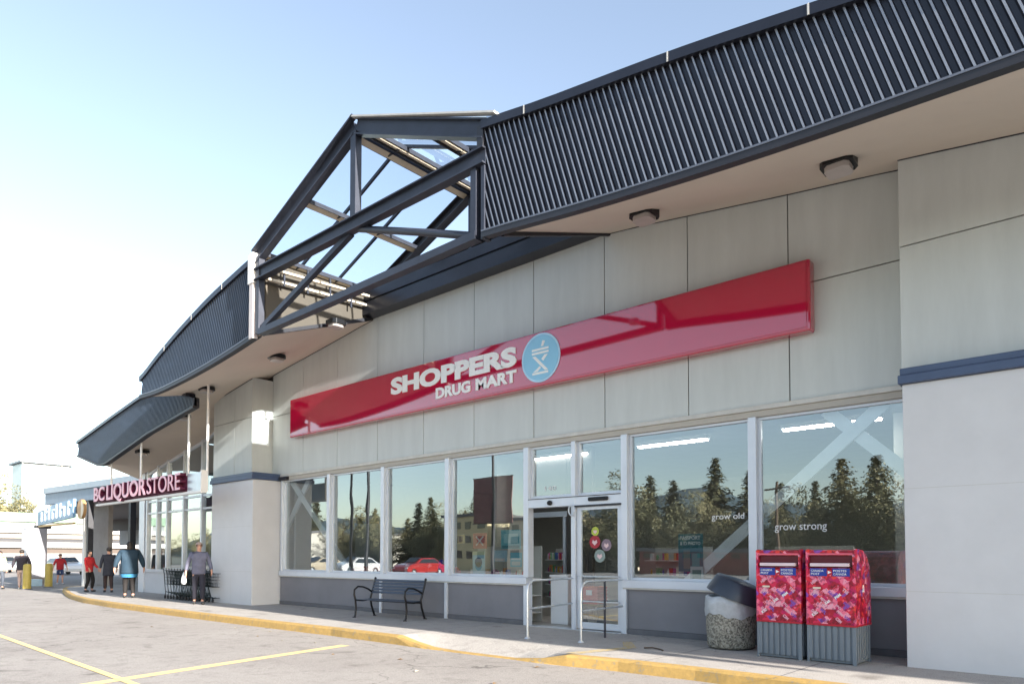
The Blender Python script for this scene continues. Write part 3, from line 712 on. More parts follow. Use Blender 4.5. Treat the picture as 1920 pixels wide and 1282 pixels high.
for a, b_ in zip(GX, GX[1:]):
    q = MB(); za, zb_ = interp(ZLW, a) - .1, interp(ZLW, b_) - .1
    q.add([(a + .05, .03, .9), (b_ - .05, .03, .9), (b_ - .05, .03, zb_), (a + .05, .03, za)], [(0, 1, 2, 3)]); q.build('window_pane', M['glass2'], low)
q = MB(); q.box(-28.5, -21.6, 6, 6.1, 0, 6); q.box(-28.6, -28.5, .3, 6, 0, 6); q.box(-28.5, -21.6, .3, 6, 3.9, 4.0); q.build('inner_wall', M['inwall'], low)
q = MB(); q.box(-28.5, -21.6, .2, 6, 0, .01); q.build('floor', M['infloor'], low)

# ------------------------------------------------------------------ signs
sgn = thing('store_sign', 'long glossy red sign with white lettering and a pale blue roundel', 'shop sign', (-17.85, -.25, 4.75))
def local(o, x, y, z): return (x - o.location.x, y - o.location.y, z - o.location.z)
def place(o, root): o.parent = root; o.matrix_parent_inverse = Matrix.Translation(-root.location); return o
q = MB(); q.box(-17.85, -3.49, -.21, -.002, 4.75, 5.83); place(q.build('sign_box', M['red'], None, bevel=.03), sgn)
q = MB(); q.box(-17.80, -3.54, -.222, -.21, 4.80, 5.78); place(q.build('sign_face', M['red'], None, bevel=.004), sgn)
place(text_obj('lettering', 'SHOPPERS', .5, M['letter'], None, .016, .026, loc=(-13.28, -.231, 5.255), width=4.02, height=.41), sgn)
place(text_obj('lettering', 'DRUG', .4, M['letter'], None, .016, .018, loc=(-11.68, -.231, 4.925), width=1.10, height=.255), sgn)
place(text_obj('lettering', 'MART', .4, M['letter'], None, .016, .018, loc=(-10.42, -.231, 4.925), width=1.16, height=.255), sgn)
rx, rz_ = -8.63, 5.30
q = MB(); q.cyl((rx, -.224, rz_), (rx, -.236, rz_), .485, .485, 56, smooth=False); place(q.build('roundel_rim', simple('rim_blue', (.45, .68, .88), .3), None), sgn)
q = MB(); q.cyl((rx, -.236, rz_), (rx, -.243, rz_), .445, .445, 56, smooth=False); rd = place(q.build('roundel', M['logo'], None), sgn)
mk = MB()
def flat(pts): mk.prism([(rx + a, rz_ + b) for a, b in pts], 'y', -.2505, -.2435)
flat([(-.21, .145), (.21, .145), (.21, .185), (-.21, .185)])             # the mortar rim, twice
flat([(-.21, .075), (.21, .075), (.21, .115), (-.21, .115)])
flat([(.02, .22), (.075, .22), (.12, .31), (.06, .33)])                  # pestle knob
flat([(-.20, .04), (-.12, .04), (.20, -.27), (.12, -.27)])
flat([(.19, .04), (.11, .04), (.03, -.035), (.075, -.075)])
flat([(-.18, -.27), (-.07, -.27), (.02, -.20), (-.02, -.17), (-.09, -.22)])
flat([(-.20, -.325), (.20, -.325), (.20, -.285), (-.20, -.285)])
mo = place(mk.build('emblem', M['letter'], None), sgn)

lq = thing('liquor_store_sign', 'hanging dark sign rail with pink edged liquor store letters on thin white poles', 'shop sign', (-23.5, -2, 3.2))
q = MB(); q.box(-27.6, -20.35, -1.96, -1.88, 3.24, 3.72); place(q.build('back_panel', M['darkred'], None), lq)
q = MB(); q.box(-20.35, -19.42, -1.97, -1.88, 3.24, 3.76); place(q.build('end_panel', simple('brushed_silver', (.52, .56, .62), .3, metal=.5), None), lq)
q = MB(); q.box(-27.65, -19.38, -2.02, -1.86, 3.17, 3.235); place(q.build('bottom_rail', M['white'], None), lq)
q = MB(); q.box(-19.42, -19.37, -2.02, -1.86, 3.236, 3.80); place(q.build('end_rail', M['white'], None), lq)
for nm, dp, of, yy, mt in (('letter_edge', .16, .022, -2.05, M['darkred']), ('lettering', .02, -.002, -2.145, M['pink'])):
    place(text_obj(nm, 'BC', .6, mt, None, dp, of + .012, loc=(-27.45, yy, 3.30), width=1.02, height=.50), lq)
    place(text_obj(nm, 'LIQUOR', .6, mt, None, dp, of + .012, loc=(-26.22, yy, 3.20), width=3.32, height=.62), lq)
    place(text_obj(nm, 'STORE', .6, mt, None, dp, of * .4, loc=(-22.80, yy, 3.30), width=2.35, height=.50), lq)
for x, zt in ((-26.7, 5.1), (-24.1, 5.6), (-20.6, 6.3), (-19.4, 6.3)):
    q = MB(); q.cyl((x, -1.84, 3.2), (x, -1.84, zt), .035, n=10); place(q.build('pole', M['white'], None), lq)

# added out-of-view panel under the canopy edge, only there to shade the left walk
nb = thing('unseen_shade_panel', 'plain navy panel added out of view under the canopy edge to shade the walk', 'shade panel', (7.6, -3.1, 4.35))
q = MB(); q.box(-4.7, 4.7, -.05, .05, 0, 1.46); q.build('shade_panel', M['navyflat'], nb)
for x in (-4, 0, 4): q = MB(); q.box(x - .05, x + .05, .051, .12, 0.1, 1.5); q.build('hanger', M['steel'], nb)

# ------------------------------------------------------------------ soffit lights
def soffit_light(x, y, label, zf=None, cnt=[0]):
    z = zf if zf else zsoff(x, y)
    t = thing('soffit_light', label, 'light fixture', (x, y, z + .01), 0, 'light fixtures under the canopy')
    q = MB(); q.prism([(-.20, -.12), (-.14, -.19), (.14, -.19), (.20, -.12), (.20, .12), (.14, .19), (-.14, .19), (-.20, .12)], 'z', -.10, -.0)
    q.build('housing', M['black'], t, bevel=.012)
    q = MB(); q.prism([(-.15, -.10), (-.10, -.15), (.10, -.15), (.15, -.10), (.15, .10), (.10, .15), (-.10, .15), (-.15, .10)], 'z', -.165, -.101)
    q.build('lens', simple('lens_grey', (.42, .38, .36), .3), t, bevel=.02)
soffit_light(-2.69, -1.5, 'black square light under the canopy, rightmost of the row and nearest the right pillar')
soffit_light(-5.53, -1.5, 'black square light under the canopy, second from the right, just right of the glass gable')
soffit_light(-13.95, -1.35, 'small dark light under the canopy at the left foot of the glass gable')
soffit_light(-16.6, -1.35, 'small dark light in the soffit above the left pillar corner')
soffit_light(-19.7, -1.75, 'small dark light in the soffit left of the tall left pillar')
soffit_light(-21.7, -1.55, 'small dark light beside the white sign pole above the liquor store', 5.72)
soffit_light(-25.2, -1.4, 'dark light under the low canopy farthest to the left', 4.98)

# ------------------------------------------------------------------ bench
be = thing('bench', 'dark metal slatted bench with looped armrests against the grey knee wall', 'bench', (-12.53, -.86, 0), .10)
for s in (-1, 1):
    x = s * .80; q = MB()
    q.tube([(x, -.30, 0), (x, -.27, .05), (x, -.25, .22), (x, -.27, .40), (x, -.31, .52), (x, -.30, .63), (x, -.20, .70), (x, -.05, .69), (x, .12, .63), (x, .24, .56)], .022, 8)
    q.tube([(x, .33, 0), (x, .30, .05), (x, .22, .25), (x, .19, .42), (x, .24, .56), (x, .30, .72), (x, .34, .86)], .024, 8)
    q.tube([(x, -.26, .40), (x, -.05, .375), (x, .19, .39)], .022, 8)
    for yy in (-.30, .33): q.cyl((x, yy - .0, 0), (x, yy, .02), .04, n=10)
    q.sphere((x, .345, .875), .03)
    q.build('end_frame', M['black'], be)
for i in range(6): yy = -.24 + i * .078; MB().box(-.81, .81, yy - .030, yy + .030, .40 - .012 * math.sin(i / 5 * 3.1), .415 - .012 * math.sin(i / 5 * 3.1)).build('seat_slat', M['slat'], be, bevel=.004)
for i in range(5):
    t = i / 4; yy = .225 + t * .10; zz = .56 + t * .27
    MB().beam((-.81, yy, zz), (.81, yy, zz), .012, .052, up=(0, .35, .94)).build('back_slat', M['slat'], be, bevel=.003)
MB().beam((-.80, .18, .36), (.80, .18, .36), .02, .03).build('stretcher', M['black'], be)

# ------------------------------------------------------------------ waste bin
tc = thing('waste_bin', 'round pebble concrete waste bin with white liner and tipped navy lid, beside the left mailbox', 'waste bin', (-4.60, -.60, 0))
q = MB(); q.lathe([(0, .02), (.33, .02), (.345, .05), (.365, .35), (.36, .66), (.34, .68), (.30, .66), (.29, .3), (0, .28)], n=40); q.build('body', M['pebble'], tc)
q = MB(); vs = []; n = 60
for j, (r0, z) in enumerate([(.373, .50), (.378, .58), (.375, .68), (.372, .78), (.33, .80), (.27, .74), (.20, .55)]):
    for k in range(n):
        a = 2 * math.pi * k / n; w_ = .005 * math.sin(a * 9 + j) + .004 * math.sin(a * 23 + 2 * j)
        vs.append(((r0 + w_) * math.cos(a), (r0 + w_) * math.sin(a), z + (.035 * math.sin(a * 3 + 1) + .015 * math.sin(a * 11) if j == 0 else .01 * math.sin(a * 7))))
q.add(vs, [(j * n + k, j * n + (k + 1) % n, (j + 1) * n + (k + 1) % n, (j + 1) * n + k) for j in range(6) for k in range(n)], True)
q.build('bin_liner', M['liner'], tc)
q = MB(); q.lathe([(.455, -.10), (.44, -.02), (.385, .17), (.365, .19), (.10, .22), (0, .225)], n=44); q.lathe([(.435, -.10), (.42, -.02), (.365, .16), (0, .20)], n=44); q.lathe([(.455, -.10), (.435, -.10)], n=44)
ld = q.build('lid', M['lid'], tc); ld.location = (.07, .03, .85); ld.rotation_euler = (R(-6), R(21), 0); ld.scale = (.93, .93, .93)

# ------------------------------------------------------------------ mailboxes
def mailbox(label, x, y):
    t = thing('mailbox', label, 'mailbox', (x, y, 0), R(-2), 'red mailboxes in front of the window')
    W, D = .62, .60
    q = MB(); b0 = .50; q.box(.012, W - .012, .02, D, .05, b0); q.box(0.03, W - .03, .04, D - .03, .012, .05)
    for k in range(7): xx = .02 + k * (W - .10) / 6.6; q.box(xx, xx + .050, .004, .02, .05, b0 - .01)
    q.box(W - .05, W, .0, .022, 0.0, b0); q.box(0, .03, 0, .022, .0, b0)
    for k in range(6): yy = .06 + k * .09; q.box(W - .012, W - .0, yy, yy + .05, .05, b0 - .01)
    for a in (.0, W - .06): q.box(a + .003, a + .057, D - .06, D + .002, .0, .05)
    q.build('base', M['mailgrey'], t, bevel=.004)
    q = MB()
    # body: side profile extruded across, with the slot recess left open in front
    q.prism([(0, b0), (0, 1.22), (.05, 1.24), (.05, 1.40), (0, 1.42), (0, 1.465), (.03, 1.48), (.30, 1.46), (.46, 1.38), (.57, 1.24), (D, 1.10), (D, b0)], 'x', .03, W - .03)
    body = q.build('body', M['mosaic'], t)
    for a, c in ((0, .03), (W - .03, W)):
        q = MB(); q.prism([(-.01, b0), (-.01, 1.475), (.03, 1.49), (.31, 1.47), (.47, 1.39), (.58, 1.25), (D + .008, 1.10), (D + .008, b0)], 'x', a, c); q.build('side_cheek', M['mosaic'], body, bevel=.006)
    MB().box(-.004, W + .004, -.014, D + .01, b0 - .012, b0 + .012).build('skirt', M['mailred'], body, bevel=.004)
    MB().box(.03, W - .03, -.012, .05, 1.412, 1.435).build('hood_lip', simple('lip_pink', (.72, .14, .2), .3), body, bevel=.004)
    MB().box(.035, W - .035, .040, .052, 1.25, 1.41).build('slot', simple('slot_maroon', (.10, .005, .012), .5), body)
    MB().box(.06, W - .07, -.03, .045, 1.262, 1.305).build('pull_bar', simple('pull_pale', (.75, .60, .64), .3), body, bevel=.006)
    for x0, tx in ((.055, ('CANADA', 'POST')), (.34, ('POSTES', 'CANADA'))):
        pl = MB().box(x0, x0 + .215, -.010, .002, 1.135, 1.238).build('name_plate', M['mailblue'], body, bevel=.002)
        for i, s in enumerate(tx): text_obj('lettering', s, .04, M['letter'], pl, .003, .0, loc=(x0 + .015, -.0125, 1.192 - i * .042), width=.16 if len(s) > 4 else .11, height=.028)
    q = MB(); q.cyl((.305, .0, 1.186), (.305, -.012, 1.186), .036, n=20, smooth=False); cr = q.build('emblem', M['mailred'], body)
    q = MB(); q.prism([(.285, 1.165), (.332, 1.186), (.285, 1.207)], 'y', -.016, -.0125); q.build('emblem_wing', M['letter'], cr)
    MB().box(.09, .19, -.012, .0, .965, .99).build('lock_plate', simple('lock_pale', (.7, .62, .5), .4), body, bevel=.003)
    random.seed(3)
    for k in range(26):                           # the postal code pattern printed on the front
        s = random.choice('ABCEGHJKLMNPRSTVXY') + random.choice('123456789') + random.choice('ABCEGHJKLMNP')
        o = text_obj('pattern_lettering', s, .05, random.choice([M['pink'], M['mailred'], M['letter'] if k % 6 == 0 else M['pink'], simple('violet', (.22, .08, .42), .4)]), body, .001, .002, loc=(0, 0, 0), width=.085, height=.040)
        o.location = (.07 + (k % 5) * .10 + random.uniform(-.02, .02), -.0012 - .0001 * k, .60 + (k // 5) * .085 + random.uniform(-.02, .02)); o.rotation_euler = (0, R(random.choice([-38, 42])), 0)
    q = MB(); q.box(W, W + .004, .25, .33, .93, .95); q.box(W, W + .004, .27, .31, .95, 1.02); q.build('side_mark', M['letter'], body)
mailbox('red patterned mailbox on grey base, left one of the pair, next to the waste bin', -3.95, -1.19)
mailbox('red patterned mailbox on grey base, right one of the pair, nearest the tall right pillar', -3.26, -1.22)

# ------------------------------------------------------------------ guide rails at the door
def rail(label, x0, y0, x1, y1):
    t = thing('guide_rail', label, 'rail', (x0, y0, 0), 0, 'white guide rails at the shop door')
    d = Vector((x1 - x0, y1 - y0, 0)); L = d.length; d.normalize()
    P = lambda s, z: (d.x * s, d.y * s, z)
    q = MB(); q.tube([P(0, 0), P(0, .80), P(.02, .88), P(.09, .95), P(.20, .975), P(L - .2, .975), P(L, .975)], .020, 10); q.build('rail_tube', M['gal'], t)
    q = MB(); q.tube([P(0, .50), P(L, .50)], .018, 8); q.build('mid_rail', M['gal'], t)
    q = MB(); q.cyl(P(0, 0), P(0, .03), .055, .035, 14); q.build('base_flange', M['gal'], t)
    if x1 > -7: q = MB(); q.tube([P(L * .55, 0), P(L * .55, .975)], .020, 8); q.build('rear_post', M['steel'], t)
rail('white tubular guide rail left of the shop door, by the open leaf', -7.70, -1.74, -7.98, -.09)
rail('white tubular guide rail right of the shop door, in front of the glass leaf', -6.70, -1.58, -6.86, -.09)

st = MB().tube([(0, 0, .012), (.12, .05, .02), (.26, .02, .012), (.36, -.07, .012)], .012, 6).build('strap_scrap', M['bark'], None); st.location = (-5.55, -1.55, 0); tag(st, 'short dark scrap of strap lying on the walk between door and bin', 'scrap')
rl = random.Random(5)
for i in range(14):
    x = [-3.4, -4.6, -5.1, -8.2, -10.9, -12.6, -14.4, -6.2, -11.6, -9.4, -7.2, -16.0, -13.2, -5.8][i]; y = -3.05 - rl.uniform(0, 1.6); s_ = rl.uniform(.025, .05)
    q = MB(); q.add([(-s_, 0, 0), (0, -s_ * .6, .012), (s_, 0, .004), (0, s_ * .6, .016)], [(0, 1, 2, 3)]); o = q.build('fallen_leaf', simple('leaf_%d' % (i % 2), (.20, .12, .05) if i % 2 else (.45, .40, .30), .8), None)
    o.location = (x, y, -.143); o.rotation_euler.z = rl.uniform(0, 6); tag(o, 'dry leaf on the asphalt by the kerb, %s from the right' % ORD[sorted([-3.4, -4.6, -5.1, -8.2, -10.9, -12.6, -14.4, -6.2, -11.6, -9.4, -7.2, -16.0, -13.2, -5.8], reverse=True).index(x)], 'leaf', 'dry leaves along the kerb')

# ------------------------------------------------------------------ in and behind the windows
def bracing(label, a, b_, y=.24, wd=.19):
    q = MB(); q.beam((a[0], y, a[1]), (b_[0], y, b_[1]), .05, wd, up=(0, 0, 1)); o = q.build('cross_brace', M['brace'], None); tag(o, label, 'brace', 'painted braces behind the windows')
bracing('pale diagonal brace rising right behind the rightmost shop window', (-6.2, .55), (-2.6, 3.62))
bracing('pale diagonal brace falling right behind the rightmost shop window', (-3.45, 3.62), (-2.2, 2.45), .30)
bracing('pale diagonal brace falling right across the two leftmost shop windows', (-18.45, 3.6), (-15.3, .75), .24)
bracing('pale diagonal brace rising right behind the leftmost shop window', (-18.9, 2.1), (-17.6, 3.6), .30)
def ceiling_lamp(label, x0, x1, y, z=3.66):
    t = thing('ceiling_lamp', label, 'lamp', ((x0 + x1) / 2, y, z), 0, 'strip lamps inside the shop'); L = (x1 - x0) / 2
    MB().box(-L, L, -.09, .09, .03, .10).build('housing', M['white'], t)
    MB().box(-L + .02, L - .02, -.06, .06, 0.0, .029).build('tube', M['lamp'], t)
ceiling_lamp('lit strip lamp seen in the top of the wide window right of the door', -7.72, -6.15, 1.9)
ceiling_lamp('lit strip lamp seen in the top of the rightmost shop window', -4.7, -3.05, 1.9)
ceiling_lamp('lit strip lamp seen through the panes above the door', -10.7, -9.0, 1.9)
ceiling_lamp('added strip lamp lighting the goods deep inside the open shop door', -12.6, -11.2, 4.4, 3.6)  # lamp added to brighten the shelf behind the door
def window_text(label, s, x, z, w_, h_):
    o = text_obj('window_lettering', s, .12, simple('text_white', (.75, .75, .74), .5), None, .002, .0, loc=(x, .082, z), width=w_, height=h_); tag(o, label, 'lettering')
window_text('white words grow strong on the rightmost window, above the mailboxes', 'grow strong', -4.17, 1.76, .78, .13)
window_text('faint white words grow old on the window right of the door', 'grow old', -5.22, 1.97, .56, .13)
window_text('small white unit number on the pane above the open door', '140', -8.78, 2.70, .28, .09)
def poster(label, x0, x1, z0, z1, c, y=.2, extra=None, text=None, cat='poster'):
    t = thing('poster', label, cat, ((x0 + x1) / 2, y, z0))
    w_ = (x1 - x0) / 2; h_ = z1 - z0
    MB().box(-w_, w_, 0, .006, 0, h_).build('sheet', simple('paper_%d_%d_%d' % tuple(int(k * 99) for k in c), c, .6), t)
    for i, (s, sx, sz, ww, hh) in enumerate(text or []): text_obj('lettering', s, .1, M['letter'], t, .002, .003, loc=(sx * w_ * 2 - w_, -.004, sz * h_), width=ww, height=hh)
    for (kind, sx, sz, a, b_, cc) in (extra or []):
        q = MB(); cx = sx * w_ * 2 - w_; cz = sz * h_
        if kind == 'c': q.cyl((cx, -.001, cz), (cx, -.006, cz), a, n=24, smooth=False)
        elif kind == 'x': q.beam((cx - a, -.004, cz - b_), (cx + a, -.004, cz + b_), .004, .035); q.beam((cx - a, -.008, cz + b_), (cx + a, -.008, cz - b_), .004, .035)
        else: q.box(cx - a, cx + a, -.005, -.001, cz - b_, cz + b_)
        q.build('print', simple('ink_%d_%d_%d' % tuple(int(k * 99) for k in cc), cc, .6), t)
poster('dark teal passport photo poster standing in the window right of the door', -5.90, -5.44, 1.13, 1.78, (.02, .16, .20), text=[('PASSPORT', .08, .84, .38, .07), ('& ID PHOTO', .08, .70, .38, .06)], extra=[('b', .35, .32, .06, .16, (.16, .22, .2)), ('b', .72, .3, .07, .12, (.04, .32, .34))])
poster('small white framed notice at the foot of the teal poster', -5.66, -5.42, .97, 1.22, (.55, .66, .66), y=.17, extra=[('b', .5, .45, .08, .08, (.05, .25, .24))])
poster('red sale poster with white cross strokes in the window left of the door', -10.92, -10.50, 1.56, 1.90, (.55, .05, .04), extra=[('x', .5, .5, .11, .10, (.8, .6, .55))])
poster('pale blue poster with a blue disc below the red sale poster', -10.93, -10.56, 1.0, 1.50, (.45, .72, .80), extra=[('c', .5, .52, .11, 0, (.02, .10, .25)), ('c', .5, .36, .10, 0, (.05, .45, .70)), ('b', .5, .92, .18, .04, (.70, .74, .45))])
poster('large turquoise poster hung right side of the window left of the door', -10.08, -9.52, 1.55, 1.95, (.14, .52, .60), extra=[('b', .5, .55, .20, .10, (.35, .68, .72)), ('b', .5, .1, .25, .03, (.03, .25, .32))])
poster('small white and blue card left under the turquoise poster', -10.25, -9.88, 1.28, 1.52, (.42, .62, .72), y=.17, extra=[('b', .45, .16, .14, .03, (.8, .7, .68))])
poster('turquoise striped card in the lower right corner of the window left of the door', -9.80, -9.48, 1.17, 1.47, (.10, .50, .62), y=.185, extra=[('b', .5, .55, .13, .02, (.6, .8, .82)), ('b', .5, .25, .12, .04, (.5, .62, .6))])
poster('small yellow framed picture low in the left of that window', -11.42, -11.18, 1.68, 1.88, (.55, .42, .20), extra=[('b', .5, .5, .06, .06, (.25, .16, .1))])
for (lab, x, z, r_, c) in (('yellow green round sticker on the sliding glass door', -7.52, 1.86, .085, (.42, .48, .06)), ('dark red round sticker on the sliding glass door', -7.53, 1.66, .12, (.35, .015, .03)), ('grey round sticker to the right on the sliding glass door', -7.27, 1.60, .11, (.22, .16, .2)), ('faint pale round sticker lowest on the sliding glass door', -7.42, 1.40, .12, (.22, .28, .26))):
    t = thing('door_sticker', lab, 'sticker', (x, .018, z))
    q = MB(); q.cyl((0, 0, 0), (0, -.003, 0), r_, n=28, smooth=False); q.build('disc', simple('st_%d' % int(x * -1000), c, .5), t)
    q = MB(); q.prism([(-r_ * .5, -r_ * .1), (0, -r_ * .55), (r_ * .5, -r_ * .1), (r_ * .35, r_ * .35), (0, r_ * .1), (-r_ * .35, r_ * .35)], 'y', -.006, -.0035); q.build('print', simple('st_print', (.7, .5, .5), .5), t)

# shelves with goods seen through the door and windows
prod_cols = [(.55, .06, .05), (.70, .66, .55), (.08, .15, .40), (.62, .40, .08), (.10, .35, .18), (.70, .70, .70), (.45, .10, .28), (.70, .30, .12)]
for i, c in enumerate(prod_cols): simple('goods_%d' % i, c, .45)
protos = []
for i in range(8):
    q = MB(); wd = .05 + .012 * (i % 4); hh = .14 + .03 * (i % 3)
    if i % 3 == 0: q.lathe([(0, 0), (wd * .5, 0), (wd * .5, hh * .7), (wd * .22, hh * .85), (wd * .22, hh), (0, hh)], n=10)
    else: q.box(-wd / 2, wd / 2, -.04, .04, 0, hh)
    protos.append((q, wd))
GN = 'red cream blue orange green white purple rust'.split(); LV = 'bottom lower middle top'.split()
def shelf(label, x, y, rz, n_sh=4, width=1.2, dens=1.0, plabel='deep shelf'):
    t = thing('store_shelf', label, 'shelf', (x, y, .012), rz)
    MB().box(-width / 2, width / 2, .17, .20, 0, 1.6).build('back_board', M['inwall'], t)
    for k in range(n_sh): MB().box(-width / 2, width / 2, -.17, .169, .18 + k * .36, .20 + k * .36).build('shelf_board', M['white'], t)
    m4 = Matrix.Rotation(rz, 4, 'Z')
    for k in range(n_sh):
        xx = -width / 2 + .06; j = 0
        while xx < width / 2 - .06:
            i = random.randrange(8); q, wd = protos[i]
            if random.random() < dens:
                gi = random.randrange(8); o = q.build(('packet' if i % 3 else 'bottle'), M['goods_%d' % gi], None); j += 1
                p = m4 @ Vector((xx, -.06, 0)); o.location = (x + p.x, y + p.y, .214 + k * .36); o.rotation_euler.z = rz + random.uniform(-.1, .1)
                tag(o, '%s %s, %s from the left on the %s board, %s' % (GN[gi], 'packet' if i % 3 else 'bottle', ORD[j - 1], LV[k], plabel), 'packet' if i % 3 else 'bottle', 'goods on the shop shelves: ' + ('packets' if i % 3 else 'bottles'))
            xx += wd + .035
shelf('white shelf of bright goods seen deep through the open shop door', -12.2, 5.0, R(-38), 4, 2.2, 1.0, 'shelf by the door')
shelf('white shelf of goods behind the posters in the window left of the door', -10.4, .62, 0, 3, 1.9, .9, 'shelf behind posters')
q = MB(); q.box(-.22, .22, -.25, .25, 0, .95); q.box(-.24, .24, -.27, .27, .95, 1.0)
o = q.build('door_cabinet', M['white'], None, bevel=.01); o.location = (-8.75, .75, .012); tag(o, 'white cabinet standing just inside the open shop door', 'cabinet')
shelf('tall white shelf of goods deep behind the window right of the door', -8.2, 4.4, R(-25), 4, 2.2, .55, 'shelf right of door')
shelf('tall white shelf of goods deep behind the rightmost window', -5.2, 4.6, R(-20), 4, 2.0, .55, 'deep right shelf')
bs = thing('basket_stack', 'stack of red shopping baskets on a dark stand behind the sliding glass door', 'baskets', (-8.25, .95, .012))
q = MB()
for k in range(5): q.prism([(-.24, .42 + k * .07), (.24, .42 + k * .07), (.27, .49 + k * .07), (-.27, .49 + k * .07)], 'y', -.17, .17)
q.build('basket', simple('basket_red', (.50, .02, .02), .4), bs, bevel=.01)
q = MB(); q.box(-.25, .25, -.15, .15, .36, .42)
for a in (-.22, .22): q.box(a - .02, a + .02, -.13, .13, 0, .36)
q.build('stand', M['black'], bs); MB().box(-.02, .12, -.178, -.172, .60, .70).build('price_tag', M['letter'], bs)
# window display of red and white plush shapes
def plush(label, x, z, r_, c, nm='plush_toy'):
    t = thing(nm, label, 'plush toy', (x, .5, z))
    q = MB(); q.sphere((0, 0, r_), (r_, r_ * .8, r_), 14, 9); q.build('body', simple('plush_%d' % int(c[0] * 99 + c[2] * 9), c, .9), t)
    q = MB(); q.sphere((0, -.01, r_ * 2.2), (r_ * .65, r_ * .6, r_ * .6), 12, 8); q.build('head', simple('plush_%d' % int(c[0] * 99 + c[2] * 9), c, .9), t)
q = MB(); q.box(-15.6, -11.6, .3, .8, .0, .92); o = q.build('display_ledge', M['white'], None); tag(o, 'white display ledge behind the windows above the bench', 'ledge')
for i, x in enumerate((-13.5, -12.65, -11.95)):
    plush(['round white plush toy at the left of the display above the bench', 'round white plush toy in the middle of the display above the bench', 'tall white plush toy at the right of the display above the bench'][i], x, .93, .10 if i < 2 else .14, (.78, .74, .70))
plush('blue plush toy among the red cushions behind the bench window', -12.25, .95, .13, (.10, .08, .50))
cols_ = [(.70, .10, .08), (.75, .18, .12), (.62, .08, .10), (.78, .22, .18)]
for i, x in enumerate((-15.35, -14.9, -14.35, -13.2, -12.9, -12.45, -11.8)):
    q = MB(); q.sphere((0, 0, .12), (.24, .14, .12), 16, 9); o = q.build('cushion', simple('cush_%d' % (i % 4), cols_[i % 4], .85), None); o.location = (x, .42 + .05 * (i % 2), .92)
    tag(o, 'red cushion, %s from the left on the ledge behind the bench windows' % ORD[i], 'cushion', 'red cushions on the display ledge')

# ------------------------------------------------------------------ shopping carts
def make_cart():
    t = thing('shopping_cart', 'wire shopping cart', 'cart')
    q = MB()
    # basket: wire panels, wide at the handle end (+X), narrow at the front
    def P(u, v, w_): # u 0..1 along the length, v -1..1 across, w_ 0..1 up
        hw = (.21 + .07 * u) * (.86 + .14 * w_); return (-.42 + .82 * u - .05 * (1 - u) * w_, v * hw, .46 + .02 * u + (.40 + .05 * u) * w_)
    r = .0045
    for w_ in (0, .25, .5, .75, 1):
        q.tube([P(1, -1, w_), P(0, -1, w_), P(0, 1, w_), P(1, 1, w_)], r * (2 if w_ in (0, 1) else 1), 5)
    for i in range(11):
        u = i / 10
        q.tube([P(u, -1, 1), P(u, -1, 0), P(u, 1, 0), P(u, 1, 1)], r, 4)
    for v in (-.6, -.2, .2, .6): q.tube([P(0, v, 1), P(0, v, 0), P(1, v, 0), P(1, v, .9)], r, 4)
    q.build('basket', M['cartwire'], t)
    q = MB()
    for s in (-1, 1):
        q.tube([(.52, s * .27, .99), (.44, s * .27, .80), (.38, s * .26, .42), (.34, s * .25, .20), (.38, s * .25, .12)], .012, 6)
        q.tube([(.36, s * .25, .24), (-.30, s * .20, .16), (-.42, s * .18, .12)], .012, 6)
        q.tube([(-.36, s * .19, .14), (-.20, s * .20, .44)], .009, 5)
    q.tube([(-.42, -.18, .13), (-.42, .18, .13)], .010, 6)
    q.build('frame', M['cartwire'], t)
    q = MB(); q.tube([(.52, -.28, .99), (.53, .28, .99)], .016, 8); q.build('handle', simple('cart_handle', (.55, .60, .62), .4), t)
    for xx, yy in ((.38, .25), (.38, -.25), (-.42, .18), (-.42, -.18)):
        q = MB(); q.cyl((xx, yy - .013, .06), (xx, yy + .013, .06), .058, n=12); q.build('wheel', M['tyre'], t)
    return t
M['cartwire'] = mat('cart_wire', (.02, .03, .03), .4, metal=.5, var=.1)
cart0 = make_cart()
for i in range(12):
    c = cart0 if i == 0 else copy_tree(cart0)
    c.location = (-23.35 + i * .215, -.92 + .006 * (i % 3), 0.004); c.rotation_euler.z = R(180 + (i % 3 - 1) * .8)
    c['group'] = 'nested row of shopping carts'
    c['label'] = 'black wire shopping cart, %s from the left in the row under the liquor store window' % ORD[i]

# ------------------------------------------------------------------ people
def skinned(name, verts, edges, m, parent, sub=1):
    me = bpy.data.meshes.new(name); me.from_pydata([v[:3] for v in verts], edges, [])
    o = bpy.data.objects.new(name, me); col.objects.link(o)
    s = o.modifiers.new('skin', 'SKIN'); s.use_smooth_shade = True
    if not me.skin_vertices: me.skin_vertices.new()
    sk = me.skin_vertices[0].data
    for i, v in enumerate(verts): sk[i].radius = (v[3], v[4] if len(v) > 4 else v[3]); sk[i].use_root = (i == 0)
    if sub: ss = o.modifiers.new('sub', 'SUBSURF'); ss.levels = sub; ss.render_levels = sub
    dg = bpy.context.evaluated_depsgraph_get(); dg.update()
    m2 = bpy.data.meshes.new_from_object(o.evaluated_get(dg)); bpy.data.objects.remove(o); bpy.data.meshes.remove(me)
    m2.materials.clear(); m2.materials.append(m); m2.name = name
    m2.polygons.foreach_set('use_smooth', [True] * len(m2.polygons))
    o = bpy.data.objects.new(name, m2); col.objects.link(o); o.parent = parent; return o
